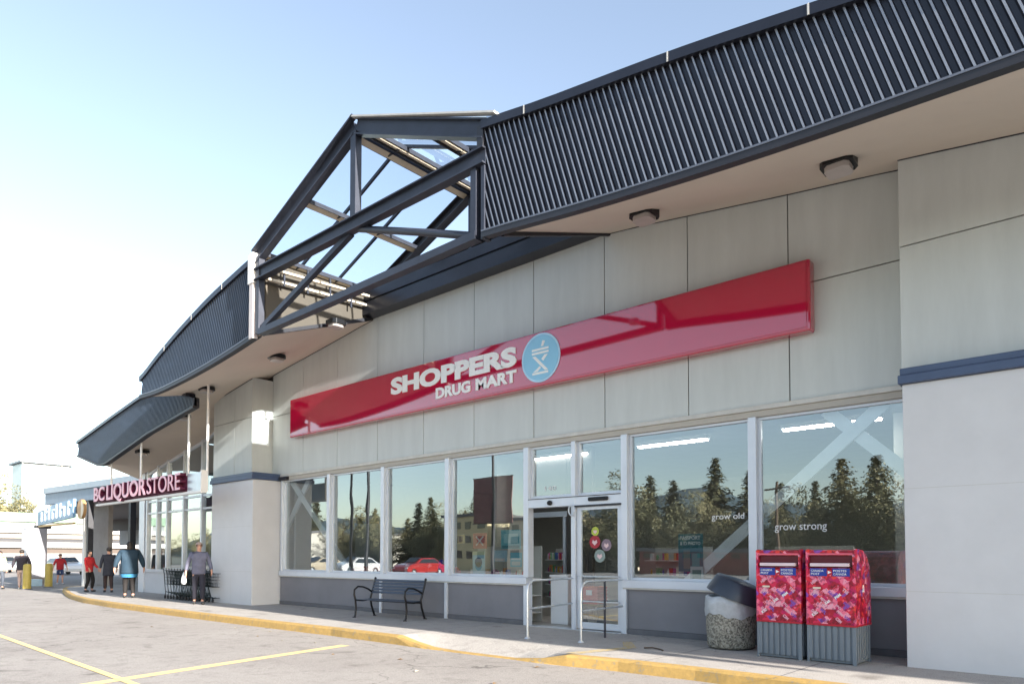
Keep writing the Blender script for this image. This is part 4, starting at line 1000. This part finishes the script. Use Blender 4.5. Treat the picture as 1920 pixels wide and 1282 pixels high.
def person(label, x, y, z, h, face, top, bottom, hairm, legs=((0, 0), (0, 0)), arms=((.05, .0), (.05, .0)), bulk=1.0, sleeve=True, shoe=(.03, .03, .03), long_coat=0.0, short=False, hair_long=False, lean=0.0, hem=None, bend=(0.08, 0.08)):
    """face: heading in degrees (0 = +Y); legs: forward swing of (left, right) foot in m; arms: (out, forward) of each hand."""
    t = thing('person', label, 'person', (x, y, z), R(face)); k = h / 1.75; B = bulk
    hip = .92 * k; sh = 1.43 * k
    V = []; E_ = []; BJ = B; B = 1 + (B - 1) * .55
    def add(p, r, par=None):
        V.append((*p, *(r if isinstance(r, tuple) else (r, r)))); i = len(V) - 1
        if par is not None: E_.append((par, i))
        return i
    L = lambda zz: lean * (zz - hip) if zz > hip else 0
    pel = add((0, 0, hip), (.135 * k * B, .10 * k * B)); wai = add((0, L(1.1 * k), 1.10 * k), (.12 * k * B, .09 * k * B), pel)
    che = add((0, L(1.3 * k), 1.30 * k), (.15 * k * B, .105 * k * B), wai); nek = add((0, L(1.5 * k), 1.485 * k), .055 * k, che)
    hd0 = add((0, L(1.55 * k) + .015, 1.56 * k), .068 * k, nek); hd1 = add((0, L(1.6 * k) + .02, 1.635 * k), .088 * k, hd0); hd2 = add((0, L(1.6 * k) + .01, 1.70 * k), .070 * k, hd1)
    add((0, L(1.6 * k) + .105 * k, 1.61 * k), .013, hd1)                 # nose
    pts = {}
    for si, s in enumerate((-1, 1)):
        ao, af = arms[si]
        shp = (s * .185 * k * B, L(sh), sh - .02); s0 = add(shp, .058 * k * B, che)
        elb = (s * (.215 * k * B + ao * .6), L(1.15 * k) + af * .3 - .03, 1.14 * k + abs(af) * .05); e0 = add(elb, .043 * k * B, s0)
        wr = (s * (.22 * k * B + ao), L(1.0 * k) + af, .90 * k + abs(af) * .35 - 0 * ao); w0 = add(wr, .028 * k, e0)
        hn = (wr[0], wr[1] + .02, wr[2] - .07 * k); h0 = add(hn, .030 * k, w0)
        for f in range(4):
            a = add((hn[0] - s * .004, hn[1] - .030 + f * .02, hn[2] - .045 * k), .009, h0); add((hn[0] - s * .014, hn[1] - .028 + f * .02, hn[2] - (.085 - .006 * abs(f - 1.5)) * k), .008, a)
        a = add((hn[0] - s * .01, hn[1] + .045, hn[2] - .01), .011, h0); add((hn[0] - s * .014, hn[1] + .055, hn[2] - .045), .009, a)
        lf = legs[si]
        hp = (s * .09 * k, 0, hip - .07 * k); p0 = add(hp, .088 * k * B, pel)
        kn = (s * .095 * k, lf * .5 + bend[si], .50 * k); k0 = add(kn, .060 * k, p0)
        an = (s * .10 * k, lf - .02, .095 * k + (.05 if lf < -.15 else 0)); a0 = add(an, .040 * k, k0)
        add((an[0] + s * .01, lf + .13 * k, .04 * k), (.036 * k, .030 * k), a0)
        pts[s] = (shp, elb, wr, hp, kn, an, lf)
    skinned('body', V, E_, M['skin'], t, 1)
    def chain(name, segs, m, par=t, sub=1):
        vs = []; es = []
        idx = {}
        for a, b in segs:
            for p in (a, b):
                key = tuple(round(c, 4) for c in p[:3])
                if key not in idx: idx[key] = len(vs); vs.append(p if len(p) > 4 else (*p, p[3]))
            es.append((idx[tuple(round(c, 4) for c in a[:3])], idx[tuple(round(c, 4) for c in b[:3])]))
        return skinned(name, vs, es, m, par, sub)
    # jacket or shirt
    g = 1.20; B = BJ
    hemz = (.86 - long_coat) * k
    che_ = (0, L(1.3 * k), 1.30 * k, .165 * k * B * g, .118 * k * B * g); wai_ = (0, L(1.1 * k), 1.10 * k, .142 * k * B * g, .108 * k * B * g)
    hm = (0, 0, hemz, (.148 + long_coat * .12) * k * B * g, .118 * k * B * g); hm2 = (0, 0, hemz - .03, (.150 + long_coat * .12) * k * B * g, .120 * k * B * g)
    nk = (0, L(1.50 * k), 1.50 * k, .070 * k); uc = (0, L(1.40 * k), 1.415 * k, .175 * k * (1 + (B - 1) * .8), .130 * k * (1 + (B - 1) * .6))
    segs = [(che_, uc), (uc, nk), (che_, wai_), (wai_, hm), (hm, hm2)]
    for s in (-1, 1):
        shp, elb, wr = pts[s][:3]
        S = (*shp, .070 * k * B); El = (*elb, .058 * k * B)
        end = tuple(elb[i] + (wr[i] - elb[i]) * (.93 if sleeve else .12) for i in range(3))
        segs += [(che_, S), (S, El), (El, (*end, (.043 if sleeve else .056) * k))]
    chain('jacket' if sleeve else 'shirt', segs, top)
    if hem:
        q = MB(); q.lathe([(.13 * k * B, hemz - .13), (.150 * k * B, hemz - .02)], n=20); o = q.build('hem', hem, t); o.scale = (1.12, .92, 1)
    if bottom:
        pz = (0, 0, hip + .04, .15 * k * B, .115 * k * B); pl = (0, 0, hip - .02, .148 * k * B, .115 * k * B); segs = [(pz, pl)]
        for s in (-1, 1):
            hp, kn, an = pts[s][3:6]; H = (*hp, .100 * k * B); K = (*kn, .078 * k)
            segs += [(pl, H), (H, K)]
            if not short:
                end = (an[0], an[1], an[2] - .0 + .02); segs += [(K, (*end, .060 * k))]
        chain('trousers', segs, bottom)
    for s in (-1, 1):
        an, lf = pts[s][5], pts[s][6]; up = .05 if lf < -.15 else 0
        q = MB(); q.sphere((an[0] + s * .008, lf + .045 * k, .045 * k + up), (.052 * k, .14 * k, .048 * k), 12, 8); q.build('shoe', simple('shoe_%d' % int(shoe[0] * 99), shoe, .5), t)
    if hairm:
        hc = (0, L(1.6 * k) - .005, 1.665 * k)
        q = MB(); q.sphere(hc, (.094 * k, .105 * k, .092 * k), 14, 9)
        if hair_long: q.sphere((0, L(1.55 * k) - .05, 1.57 * k), (.085 * k, .06 * k, .13 * k), 12, 8)
        # keep the face free
        q.f, q.sm = zip(*[(f, s_) for f, s_ in zip(q.f, q.sm) if not (sum(q.v[i][1] for i in f) / len(f) > L(1.6 * k) + .045 * k and sum(q.v[i][2] for i in f) / len(f) < 1.69 * k)])
        q.f = list(q.f); q.sm = list(q.sm); q.build('hair', hairm, t)
    for s in (-1, 1):
        q = MB(); q.sphere((s * .032 * k, L(1.6 * k) + .098 * k, 1.645 * k), .009 * k, 8, 6); q.build('eye', M['hair_d'], t)
    return t
cl = lambda n, c, r=.85: simple(n, c, r, var=.18, vscale=5, bump=.3, bscale=25)
p = person('balding man in grey blue shirt and dark trousers with a white bag by the carts', -20.32, -1.62, 0, 1.80, -112, cl('shirt_grey', (.15, .155, .22)), cl('trouser_navy', (.022, .022, .035)), M['hair_g'], legs=(.16, -.10), arms=((.10, .12), (.10, -.05)), bulk=1.12)
bagm = simple('bag_white', (.75, .77, .78), .4, var=.1)
q = MB(); q.lathe([(0, -.36), (.07, -.35), (.10, -.28), (.085, -.17), (.04, -.06), (.016, 0), (0, 0)], n=14); o = q.build('shopping_bag', bagm, None); o.location = (-20.66, -1.90, .93); o.scale = (1.0, .7, 1)
tag(o, 'white plastic shopping bag hanging from the hand of the man in the grey shirt', 'bag')
person('heavy person in wide blue jacket and black trousers walking away under the liquor sign', -25.1, -1.78, 0, 1.88, 75, cl('jacket_blue', (.014, .036, .060)), cl('trouser_black', (.012, .010, .010)), M['hair_d'], legs=(.14, -.12), arms=((.14, -.02), (.14, .04)), bulk=1.5, hem=cl('hem_blue', (.03, .16, .30)), long_coat=.10, hair_long=True)
person('slim person in a bright red jacket and black trousers standing on the walk', -30.47, -1.3, 0, 1.62, -60, cl('jacket_red', (.62, .03, .035)), cl('trouser_black', (.012, .010, .010)), M['hair_d'], legs=(.06, -.06), arms=((.02, .22), (.02, .2)), bulk=.98)
person('person in a long dark grey coat standing behind the one in the blue jacket', -29.6, -.9, 0, 1.74, 80, cl('coat_dark', (.035, .037, .05)), cl('trouser_brown', (.05, .03, .028)), M['hair_d'], legs=(.1, -.08), bulk=1.1, long_coat=.2)
person('person in dark red shirt and navy shorts walking between bollard and post', -44.0, 1.5, -.15, 1.66, -95, cl('tee_red', (.42, .02, .03)), cl('shorts_navy', (.03, .05, .12)), M['hair_d'], legs=(.15, -.12), arms=((.1, .05), (.1, -.02)), sleeve=False, short=True, shoe=(.6, .6, .6), bulk=1.15)
person('person in dark vest over grey sleeves and pale trousers striding left of the bollards', -38.7, -1.55, -.15, 1.84, 70, cl('vest_dark', (.035, .03, .04)), cl('trouser_pale', (.55, .42, .38)), M['hair_d'], legs=(.30, -.30), arms=((.12, .1), (.12, -.1)), bulk=1.2, shoe=(.3, .3, .3))
person('person in bright green and black safety vest at the far left edge', -39.6, -2.2, -.15, 1.78, -80, cl('vest_hivis', (.45, .55, .28)), cl('trouser_slate', (.05, .06, .08)), M['hair_d'], legs=(.08, -.06), bulk=1.1)

# ------------------------------------------------------------------ far left: next wing, column, bollards, buildings
def bollard(label, x, y):
    t = thing('bollard', label, 'bollard', (x, y, -.15), 0, 'yellow bollards')
    q = MB(); q.lathe([(.17, 0), (.165, 1.08), (.15, 1.14), (.09, 1.18), (0, 1.19)], n=20); q.build('post', M['yellow'], t)
    q = MB(); q.lathe([(.22, 0), (.22, .03), (.17, .04)], n=20); q.build('collar', M['kneed'], t)
bollard('yellow steel bollard on the left, next to the striding person', -38.2, -1.45)
bollard('yellow steel bollard on the right, beside the person in the red shirt', -40.2, -.05)
wing = thing('grocery_wing', 'low wing with a pale blue fascia and dark posts left of the liquor store', 'building', (0, 0, 0))
q = MB(); q.prism([(-42.4, 4.05), (-29.0, 3.86), (-29.0, 4.52), (-42.4, 4.78)], 'y', .3, .6); q.build('fascia', simple('fascia_blue', (.20, .27, .36), .5), wing)
q = MB(); q.prism([(-42.45, 4.62), (-29.0, 4.40), (-29.0, 4.66), (-42.45, 4.92)], 'y', .22, .299); q.build('cap', simple('cap_blue', (.30, .36, .44), .4), wing)
q = MB(); q.prism([(-42.3, .61), (-29.0, .61), (-29, 9.3), (-60, 9.3)], 'z', 4.3, 4.5); q.build('roof', M['kneed'], wing)
q = MB(); q.prism([(-42.2, .61), (-29.0, .61), (-29, 9.2), (-59.8, 9.2)], 'z', 3.95, 4.02); q.build('ceiling', simple('wing_ceiling', (.30, .27, .25), .8), wing)
for x in (-36.0, -31.0):
    q = MB(); q.box(x - .11, x + .11, .32, .54, 0, 3.94); q.build('post', M['navyflat'], wing)
q = MB(); q.box(-36.7, -36.45, .34, .54, -.05, 3.94); q.build('white_post', M['white'], wing)
q = MB(); q.box(-39.7, -36.9, 1.5, 1.7, -.1, 3.94); q.build('wall', simple('wing_wall', (.34, .31, .29), .8), wing)
q = MB(); q.box(-56, -45, 7.5, 7.7, 3.15, 3.94); q.build('header', simple('wing_header', (.10, .09, .085), .8), wing)
q = MB(); q.box(-57, -45, 9.0, 9.2, 2.2, 3.6); q.build('rear_wall', simple('wing_rear', (.34, .33, .32), .8), wing)
q = MB(); q.box(-57, -44, 9.0, 9.2, -.1, .8); q.build('low_wall', simple('wing_low', (.45, .43, .42), .8), wing)
gs = thing('grocery_sign', 'pale blue shop sign panel with light strokes under the blue fascia, far left', 'shop sign', (-37.4, -.6, 3.0))
q = MB(); q.prism([(-40, 2.88), (-34.85, 3.10), (-34.85, 3.92), (-37, 3.84), (-40, 3.52)], 'y', -.62, -.5); place(q.build('panel', simple('sign_paleblue', (.16, .30, .46), .4), None), gs)
for i in range(8):
    x = -39.4 + i * .56; q = MB(); z0 = 3.02 + (x + 40) * .045
    q.box(x, x + .13, -.66, -.621, z0, z0 + (.62 if i % 3 else .45)); 
    if i % 2: q.box(x + .13, x + .40, -.66, -.621, z0 + .36, z0 + .46)
    place(q.build('stroke', simple('sign_stroke', (.62, .74, .85), .4), None), gs)
q = MB(); q.box(-40, -34.9, -.60, -.5, 2.80, 2.88); place(q.build('bottom_rail', simple('sign_ochre', (.45, .30, .10), .5), None), gs)
o = MB().cyl((-33.9, -.62, 3.42), (-33.9, -.5, 3.42), .42, n=28, smooth=False).build('round_sign', simple('sign_brown', (.42, .24, .10), .5), None); tag(o, 'round brown and cream sign between the blue sign and the liquor sign', 'shop sign')
q = MB(); q.add([(-33.9 + .40 * math.cos(a), -.6215, 3.42 + .40 * math.sin(a)) for a in [R(-80 + i * 10) for i in range(17)]], [tuple(range(17))]); d = q.build('cream_half', simple('sign_cream', (.75, .66, .50), .5), None); d.parent = o
cl_ = thing('entrance_column', 'square column with dark cap, sunlit front and shaded sides painted in, standing behind the bollards', 'column', (-45, .55, -.15))
q = MB(); q.box(-.45, .45, -.46, .46, 0, 3.05); q.build('shaft', simple('column_shaded', (.27, .27, .30), .7), cl_)
q = MB(); q.box(-.47, .47, -.50, -.461, .9, 3.0); q.build('sunlit_front', simple('column_sunlit', (.85, .84, .82), .6), cl_)  # white front face paints in the sunlit side of the column
q = MB(); q.box(-.25, .25, .0, .7, 3.051, 3.22); q.build('cap', M['navyflat'], cl_)
q = MB(); q.box(-.5, .5, -.52, .52, 0, .38); q.build('plinth', simple('plinth_brown', (.25, .22, .19), .8), cl_)
q = MB(); q.box(-.35, .25, -.2, .35, 0, .36); o = q.build('storage_tub', simple('tub_blue', (.42, .58, .68), .5), None, bevel=.03); o.location = (-42.2, -.2, -.15); tag(o, 'pale blue plastic tub on the ground between the two bollards', 'tub')
mb_ = thing('far_mall', 'long far building with green roof band, white beams and dark window strips', 'building', (-90, 0, 0))
for (z0, z1, m, d) in ((5.1, 6.1, simple('mall_green', (.16, .25, .17), .6), .0), (4.4, 5.1, simple('mall_grey', (.22, .24, .24), .6), .3), (3.9, 4.4, simple('mall_beam', (.42, .41, .39), .7), .0), (3.3, 3.9, simple('mall_tan', (.20, .18, .16), .7), .4), (2.9, 3.3, M['navyflat'], .6), (2.3, 2.9, simple('mall_beam', (.42, .41, .39), .7), .1), (1.7, 2.3, simple('mall_brown', (.08, .06, .05), .7), .6), (-.15, 1.7, simple('mall_base', (.16, .15, .15), .7), .5)):
    q = MB(); q.box(-20, -d, -26, 26, z0, z1 - .002); q.build('wall_band', m, mb_)
for y in range(-24, 26, 6):
    q = MB(); q.box(-.4, .15, y, y + .5, -.15, 5.09); q.build('pier', simple('mall_beam', (.42, .41, .39), .7), mb_)
tw = thing('glass_tower', 'pale hazy glass stair tower with thin dark roof line, behind the far mall', 'building', (-140, 26, 0))
tg = simple('tower_pale', (.30, .36, .40), .25)
q = MB(); q.box(-6, 0, -3.5, 3.4, -.15, 17.2); q.build('wall', tg, tw)
q = MB(); q.box(-7, .8, -3.9, 4.3, 17.2, 17.5); q.build('roof', simple('tower_roof', (.30, .34, .38), .5), tw)
for y in (-3.5, -.4, 2.3, 3.3): q = MB(); q.box(0, .12, y, y + .14, 0, 17.19); q.build('mullion', M['white'], tw)
q = MB(); q.beam((.1, -.4, 15.5), (.1, 2.3, 13.5), .15, .22); q.build('brace', M['white'], tw)

# ------------------------------------------------------------------ trees
def conifer_mesh(h, r, seed, dens=1.0):
    rnd = random.Random(seed); q = MB(); z = h * .10
    while z < h * .985:
        t = (z - h * .10) / (h * .9); rad = r * (1 - t) ** .85 * rnd.uniform(.72, 1.12) + .15
        nb = max(5, int((11 - 6 * t) * dens))
        for k in range(nb):
            a = rnd.uniform(0, 2 * math.pi); L = rad * rnd.uniform(.6, 1.1); dz = rnd.uniform(-.35, -.05) * L
            steps = max(3, int(L / (.30 - .08 * t)))
            for s in range(steps):
                f = (s + .6) / steps; cx = math.cos(a) * L * f; cy = math.sin(a) * L * f; cz = z + dz * f * f + .12 * L * f
                for j in range(3):
                    w_ = (.34 + .22 * (1 - f)) * (1 - .62 * t) * rnd.uniform(.6, 1.3); aa = a + rnd.uniform(-1.1, 1.1); l2 = w_ * 1.25
                    ox, oy, oz = rnd.uniform(-.15, .15), rnd.uniform(-.15, .15), rnd.uniform(-.14, .14)
                    d = Vector((math.cos(aa), math.sin(aa), rnd.uniform(-.75, .05))).normalized() * l2; sd = Vector((-math.sin(aa), math.cos(aa), rnd.uniform(-.5, .5))) * w_ * .36
                    c = Vector((cx + ox, cy + oy, cz + oz))
                    q.add([c - sd, c + d * .55 - sd * 1.2, c + d, c + d * .5 + sd * 1.2, c + sd], [(0, 1, 2, 3, 4)])
        z += h * (.028 - .012 * t) * rnd.uniform(.8, 1.2)
    return q
def leafy_mesh(h, r, seed):
    rnd = random.Random(seed); q = MB(); cl = [(rnd.gauss(0, r * .42), rnd.gauss(0, r * .42), h * .62 + rnd.gauss(0, h * .16), rnd.uniform(.35, .6) * r) for _ in range(16)]
    for cx, cy, cz, cr in cl:
        for _ in range(300):
            d = Vector((rnd.gauss(0, 1), rnd.gauss(0, 1), rnd.gauss(0, 1))).normalized() * cr * rnd.uniform(.6, 1.05)
            c = Vector((cx, cy, max(h * .22, cz))) + d; u = Vector((rnd.gauss(0, 1), rnd.gauss(0, 1), rnd.gauss(0, 1))).normalized(); v = u.orthogonal().normalized(); s = rnd.uniform(.07, .16)
            q.add([c - u * s, c - v * s * .6, c + u * s, c + v * s * .6], [(0, 1, 2, 3)])
    return q
def make_tree(kind, h, r, seed, leaf):
    t = thing('conifer_tree' if kind == 'c' else 'leafy_tree', 'tree', 'tree')
    q = conifer_mesh(h, r, seed) if kind == 'c' else leafy_mesh(h, r, seed); q.build('crown', leaf, t)
    q = MB(); q.tube([(0, 0, -.2), (.03, .02, h * .3), (0, .04, h * .65), (.02, 0, h * .97)], [h * .022, h * .016, h * .009, .02], 8)
    if kind != 'c':
        for k in range(5): a = k * 1.3; q.tube([(0, 0, h * .3), (math.cos(a) * r * .3, math.sin(a) * r * .3, h * .5), (math.cos(a) * r * .55, math.sin(a) * r * .55, h * .68)], [.09, .06, .02], 6)
    q.build('trunk', M['bark'], t); return t
protos_t = [make_tree('c', 10, 3.3, 1, M['leafd']), make_tree('c', 10, 2.5, 2, M['leafd']), make_tree('c', 10, 3.8, 3, M['leafo']), make_tree('l', 8, 3.2, 4, M['leafo']), make_tree('l', 7, 3.0, 5, M['leafd'])]
used_t = [False] * 5
def tree(k, x, y, s, label, rz=None, group='trees across the car park, reflected in the windows'):
    o = protos_t[k] if not used_t[k] else copy_tree(protos_t[k]); used_t[k] = True
    o.location = (x, y, -.15); o.scale = (s, s, s * random.uniform(.95, 1.05)); o.rotation_euler.z = random.uniform(0, 6.28); o['label'] = label; o['group'] = group
tall = [(0, -28.7, -50, 1.06), (2, -33.1, -50, .93), (1, -35.8, -50, .97), (0, -26.0, -51, .93), (2, -17.6, -50, .98), (0, -14.6, -48, .92), (1, -70.8, -50, .86), (0, -67.9, -50, .95), (2, -80, -50, .82), (1, -94.7, -50, 1.04),
        (0, -59.5, -50, .96), (2, -75, -52, .70), (2, -62.5, -51, .72), (0, -31, -54, .85), (2, -38.5, -52, .70), (1, -23.5, -52, .78), (0, -20.5, -52, .80), (2, -42, -50, .55), (0, -86, -52, .72), (0, -55, -54, .68), (1, -47, -52, .62), (2, -11, -50, .85), (0, -7, -52, .9), (1, -3, -50, .8), (0, -103, -54, .8), (2, -112, -54, .8), (1, -120, -56, .9), (0, -135, -58, .9)]
names = ['tallest dark conifer reflected in the wide window right of the door', 'broad olive conifer reflected left in the window right of the door', 'narrow dark conifer reflected at the left edge of the window right of the door', 'dark conifer reflected beside the mullion of the two right windows', 'tall olive conifer reflected behind the crossing braces', 'dark conifer reflected at the right edge of the rightmost window']
for i, (k, x, y, s) in enumerate(tall):
    tree(k, x, y, s, names[i] if i < len(names) else ('broad dark conifer', 'narrow dark conifer', 'olive green conifer')[k] + ', ' + ORD[sorted(t_[1] for t_ in tall).index(x)] + ' from the left among the conifers across the car park')
for i, (k, x, y, s) in enumerate(((4, -30.5, -47, .84), (3, -36.5, -48, .98), (4, -34.4, -47, .92), (3, -27.2, -47, .78), (4, -39.5, -48, .92), (3, -19.6, -47, .74), (4, -15.6, -46, .80), (3, -12.2, -46, .86), (4, -77, -47, .85), (3, -83, -47, .9), (4, -66, -48, .8), (3, -60, -48, .8))):
    tree(k, x, y, s, ('olive leafy tree, ', 'dark leafy tree, ')[k == 4] + ORD[i] + ' of the tall leafy ones among the conifers')
for i in range(26):
    x = -132 + i * 5.1 + random.uniform(-1, 1); k = 3 + i % 2
    tree(k, x, -44 - random.uniform(0, 3), random.uniform(.5, .78), ('olive leafy tree, ', 'dark leafy tree, ')[i % 2] + ORD[i] + ' from the left in the low row across the car park')
for i, (y, s) in enumerate(((17.6, 1.45), (19.6, 1.5), (21.6, 1.42))):
    tree(3 + i % 2, -138 - i, y, s, ['hazy leafy tree at the left edge above the green roof', 'hazy leafy tree between the other two above the green roof', 'hazy leafy tree next to the pale glass tower'][i], group='far trees above the green roof')
# far hills
q = MB(); vs = []; n = 120
for i in range(n + 1):
    x = -3200 + i * 36; hgt = 120 + 26 * math.sin(i * .13) + 18 * math.sin(i * .31 + 1) + 8 * math.sin(i * .9)
    vs += [(x, -1250, -1), (x, -1500 + 30 * math.sin(i * .5), hgt * .7), (x, -1800, hgt * 1.15), (x, -2100, -1)]
q.add(vs, [(i * 4 + k, i * 4 + k + 1, i * 4 + k + 5, i * 4 + k + 4) for i in range(n) for k in range(3)], True)
tag(q.build('hills', mat('hill_blue', (.07, .11, .13), .9, var=.2, vscale=.01)), kind='structure')
tag(MB().add([(-4000, -4000, -.20), (2000, -4000, -.20), (2000, 3000, -.20), (-4000, 3000, -.20)], [(0, 1, 2, 3)]).build('ground', simple('ground_far', (.12, .12, .09), .9)), kind='structure')

# ------------------------------------------------------------------ cars
def make_car(paint):
    t = thing('parked_car', 'car', 'car')
    prof = [(-2.15, .32), (-2.2, .62), (-2.12, .92), (-1.75, 1.0), (-1.15, 1.38), (-.6, 1.46), (.35, 1.43), (1.0, 1.02), (1.75, .90), (2.12, .74), (2.2, .5), (2.12, .28)]
    q = MB(); secs = []
    for yy, f in ((-.86, .93), (-.84, .97), (-.78, 1.0), (.78, 1.0), (.84, .97), (.86, .93)):
        secs.append([(x * (.985 if abs(yy) > .8 else 1), yy * (1 - .22 * max(0, (z - .95)) / .5), .28 + (z - .28) * (f if z > .6 else 1)) for x, z in prof])
    n = len(prof); vs = [p for s in secs for p in s]
    q.add(vs, [(i * n + k, i * n + (k + 1) % n, (i + 1) * n + (k + 1) % n, (i + 1) * n + k) for i in range(5) for k in range(n)], False)
    q.add(secs[0], [tuple(range(n))]); q.add(secs[-1], [tuple(range(n - 1, -1, -1))])
    q.build('body', paint, t, bevel=.04)
    q = MB()
    q.add([(-1.72, -.66, 1.03), (-1.72, .66, 1.03), (-1.17, .60, 1.37), (-1.17, -.60, 1.37)], [(0, 1, 2, 3)])
    q.add([(.98, -.66, 1.055), (.98, .66, 1.055), (.42, .60, 1.42), (.42, -.60, 1.42)], [(0, 1, 2, 3)])
    q.v = [(x + (-.02 if x < 0 else .025), y, z + .02) for x, y, z in q.v]; q.build('windscreen', M['carglass'], t)
    for s in (-1, 1):
        q = MB(); q.add([(-1.45, s * .84, 1.02), (.85, s * .84, 1.02), (.30, s * .725, 1.36), (-1.02, s * .725, 1.34)], [(0, 1, 2, 3)]); q.build('side_window', M['carglass'], t)
        for x in (-1.35, 1.35):
            q = MB(); q.cyl((x, s * .70, .31), (x, s * .87, .31), .31, n=20); wl = q.build('wheel', M['tyre'], t)
            q = MB(); q.cyl((x, s * .865, .31), (x, s * .88, .31), .19, n=16, smooth=False); q.build('rim', M['gal'], wl)
        q = MB(); q.box(-2.20, -2.10, s * .68 - .13, s * .68 + .13, .72, .86); q.build('tail_light', simple('tail_red', (.5, .01, .01), .3), t)
        q = MB(); q.box(2.05, 2.16, s * .66 - .15, s * .66 + .15, .60, .70); q.build('headlight', simple('head_clear', (.7, .72, .72), .1), t)
    MB().box(-2.235, -2.19, -.26, .26, .52, .64).build('number_plate', simple('plate_white', (.7, .7, .7), .4), t)
    return t
paints = {n: mat('car_' + n, c, .3, metal=m_, coat=1.0, var=.02) for n, c, m_ in (('red', (.30, .02, .02), 0), ('white', (.55, .55, .55), 0), ('silver', (.45, .46, .48), .5), ('black', (.02, .02, .025), 0), ('blue', (.04, .09, .25), .2), ('tan', (.45, .38, .28), .2))}
car_p = {}
def car(cn, x, y, rz, label):
    if cn not in car_p: car_p[cn] = make_car(paints[cn]); o = car_p[cn]
    else: o = copy_tree(car_p[cn])
    o.location = (x, y, -.15); o.rotation_euler.z = R(rz); o['label'] = label; o['group'] = 'cars in the car park'
for cn, x, rz, l in (('red', -41.5, 85, 'red car reflected low behind the bench'), ('white', -49.5, 88, 'white car reflected low in the second window from the left'), ('tan', -55, 90, 'tan car reflected low in the leftmost window')):
    car(cn, x, -25, rz, l)
car('white', -72, 1.5, 10, 'white car parked far left beyond the column'); car('silver', -78, 6.5, 0, 'silver car parked far left in front of the far mall')
car('white', -66, 8, 5, 'white car parked behind the low wing, seen through the passage')

# buildings and street things seen in the glass
def block(name, label, x0, x1, y0, y1, z1, m, rows, cols):
    t = thing(name, label, 'building', ((x0 + x1) / 2, y1, 0)); w_ = x1 - x0
    q = MB(); q.box(-w_ / 2, w_ / 2, y0 - y1, 0, -.15, z1); q.build('wall', m, t)
    q = MB(); q.box(-w_ / 2 - .2, w_ / 2 + .2, y0 - y1 - .2, .2, z1, z1 + .3); q.build('roof', M['kneed'], t)
    for r_ in range(rows):
        for c in range(cols):
            cx = -w_ / 2 + (c + .5) * w_ / cols; cz = 1.2 + r_ * (z1 - 1) / rows
            q = MB(); q.box(cx - w_ / cols * .28, cx + w_ / cols * .28, .0, .05, cz, cz + (z1 - 1) / rows * .5); q.build('window', M['carglass'], t)
block('apartment_block', 'yellow beige block with small dark windows reflected behind the bench windows', -57, -50.5, -62, -42, 5.6, simple('block_beige', (.60, .50, .30), .8), 3, 4)
block('apartment_block', 'cream stepped block with balcony bands reflected left of the poster window', -47.5, -41.5, -60, -42, 5.0, simple('block_cream', (.62, .52, .38), .8), 3, 3)
block('street_shop', 'low dark red shop reflected behind the bin and the teal poster', -33, -22, -60, -43.5, 1.7, simple('block_red', (.22, .035, .03), .7), 1, 8)
block('street_house', 'pale house reflected in the liquor store windows', -100, -84, -60, -40, 4.5, simple('block_pale', (.55, .52, .46), .8), 2, 5)
up = thing('utility_pole', 'utility pole with crossbar reflected at the left of the rightmost window', 'utility pole', (-19.3, -40, -.15))
q = MB(); q.cyl((0, 0, 0), (0, 0, 6.9), .14, .10, 12); q.build('pole', M['bark'], up)
q = MB(); q.box(-.95, .95, -.06, .06, 6.35, 6.47); q.build('crossbar', M['bark'], up)
lp = thing('lamp_post', 'tall dark lamp post with maroon banners reflected left of the shop door', 'lamp post', (-23.4, -14, -.15))
q = MB(); q.cyl((0, 0, 0), (0, 0, 8.0), .09, .06, 12); q.build('pole', M['navyflat'], lp)
for s in (-1, 1): q = MB(); q.box(min(s * .12, s * 1.25), max(s * .12, s * 1.25), -.02, .02, 3.15, 5.40); q.build('banner', mat('banner_maroon', (.26, .13, .12), .8, var=.45, vscale=3), lp)
for z in (3.13, 5.41): q = MB(); q.cyl((-1.3, 0, z), (1.3, 0, z), .02, n=8); q.build('banner_arm', M['navyflat'], lp)
q = MB(); q.box(-.7, .7, -.16, .16, 8.0, 8.14); q.build('lamp_head', M['navyflat'], lp)
for i, x in enumerate((-33.5, -35.0, -36.6)):
    o = MB().cyl((0, 0, 0), (.05, 0, 7.6 - i * .5), .11, .09, 12).build('flag_pole', M['navyflat'], None); o.location = (x, -14, -.15)
    tag(o, ['dark flag pole reflected in the second window from the left, right one of three', 'dark flag pole reflected in the second window from the left, middle one of three', 'dark flag pole reflected in the second window from the left, left one of three'][i], 'pole', 'dark poles in the car park')
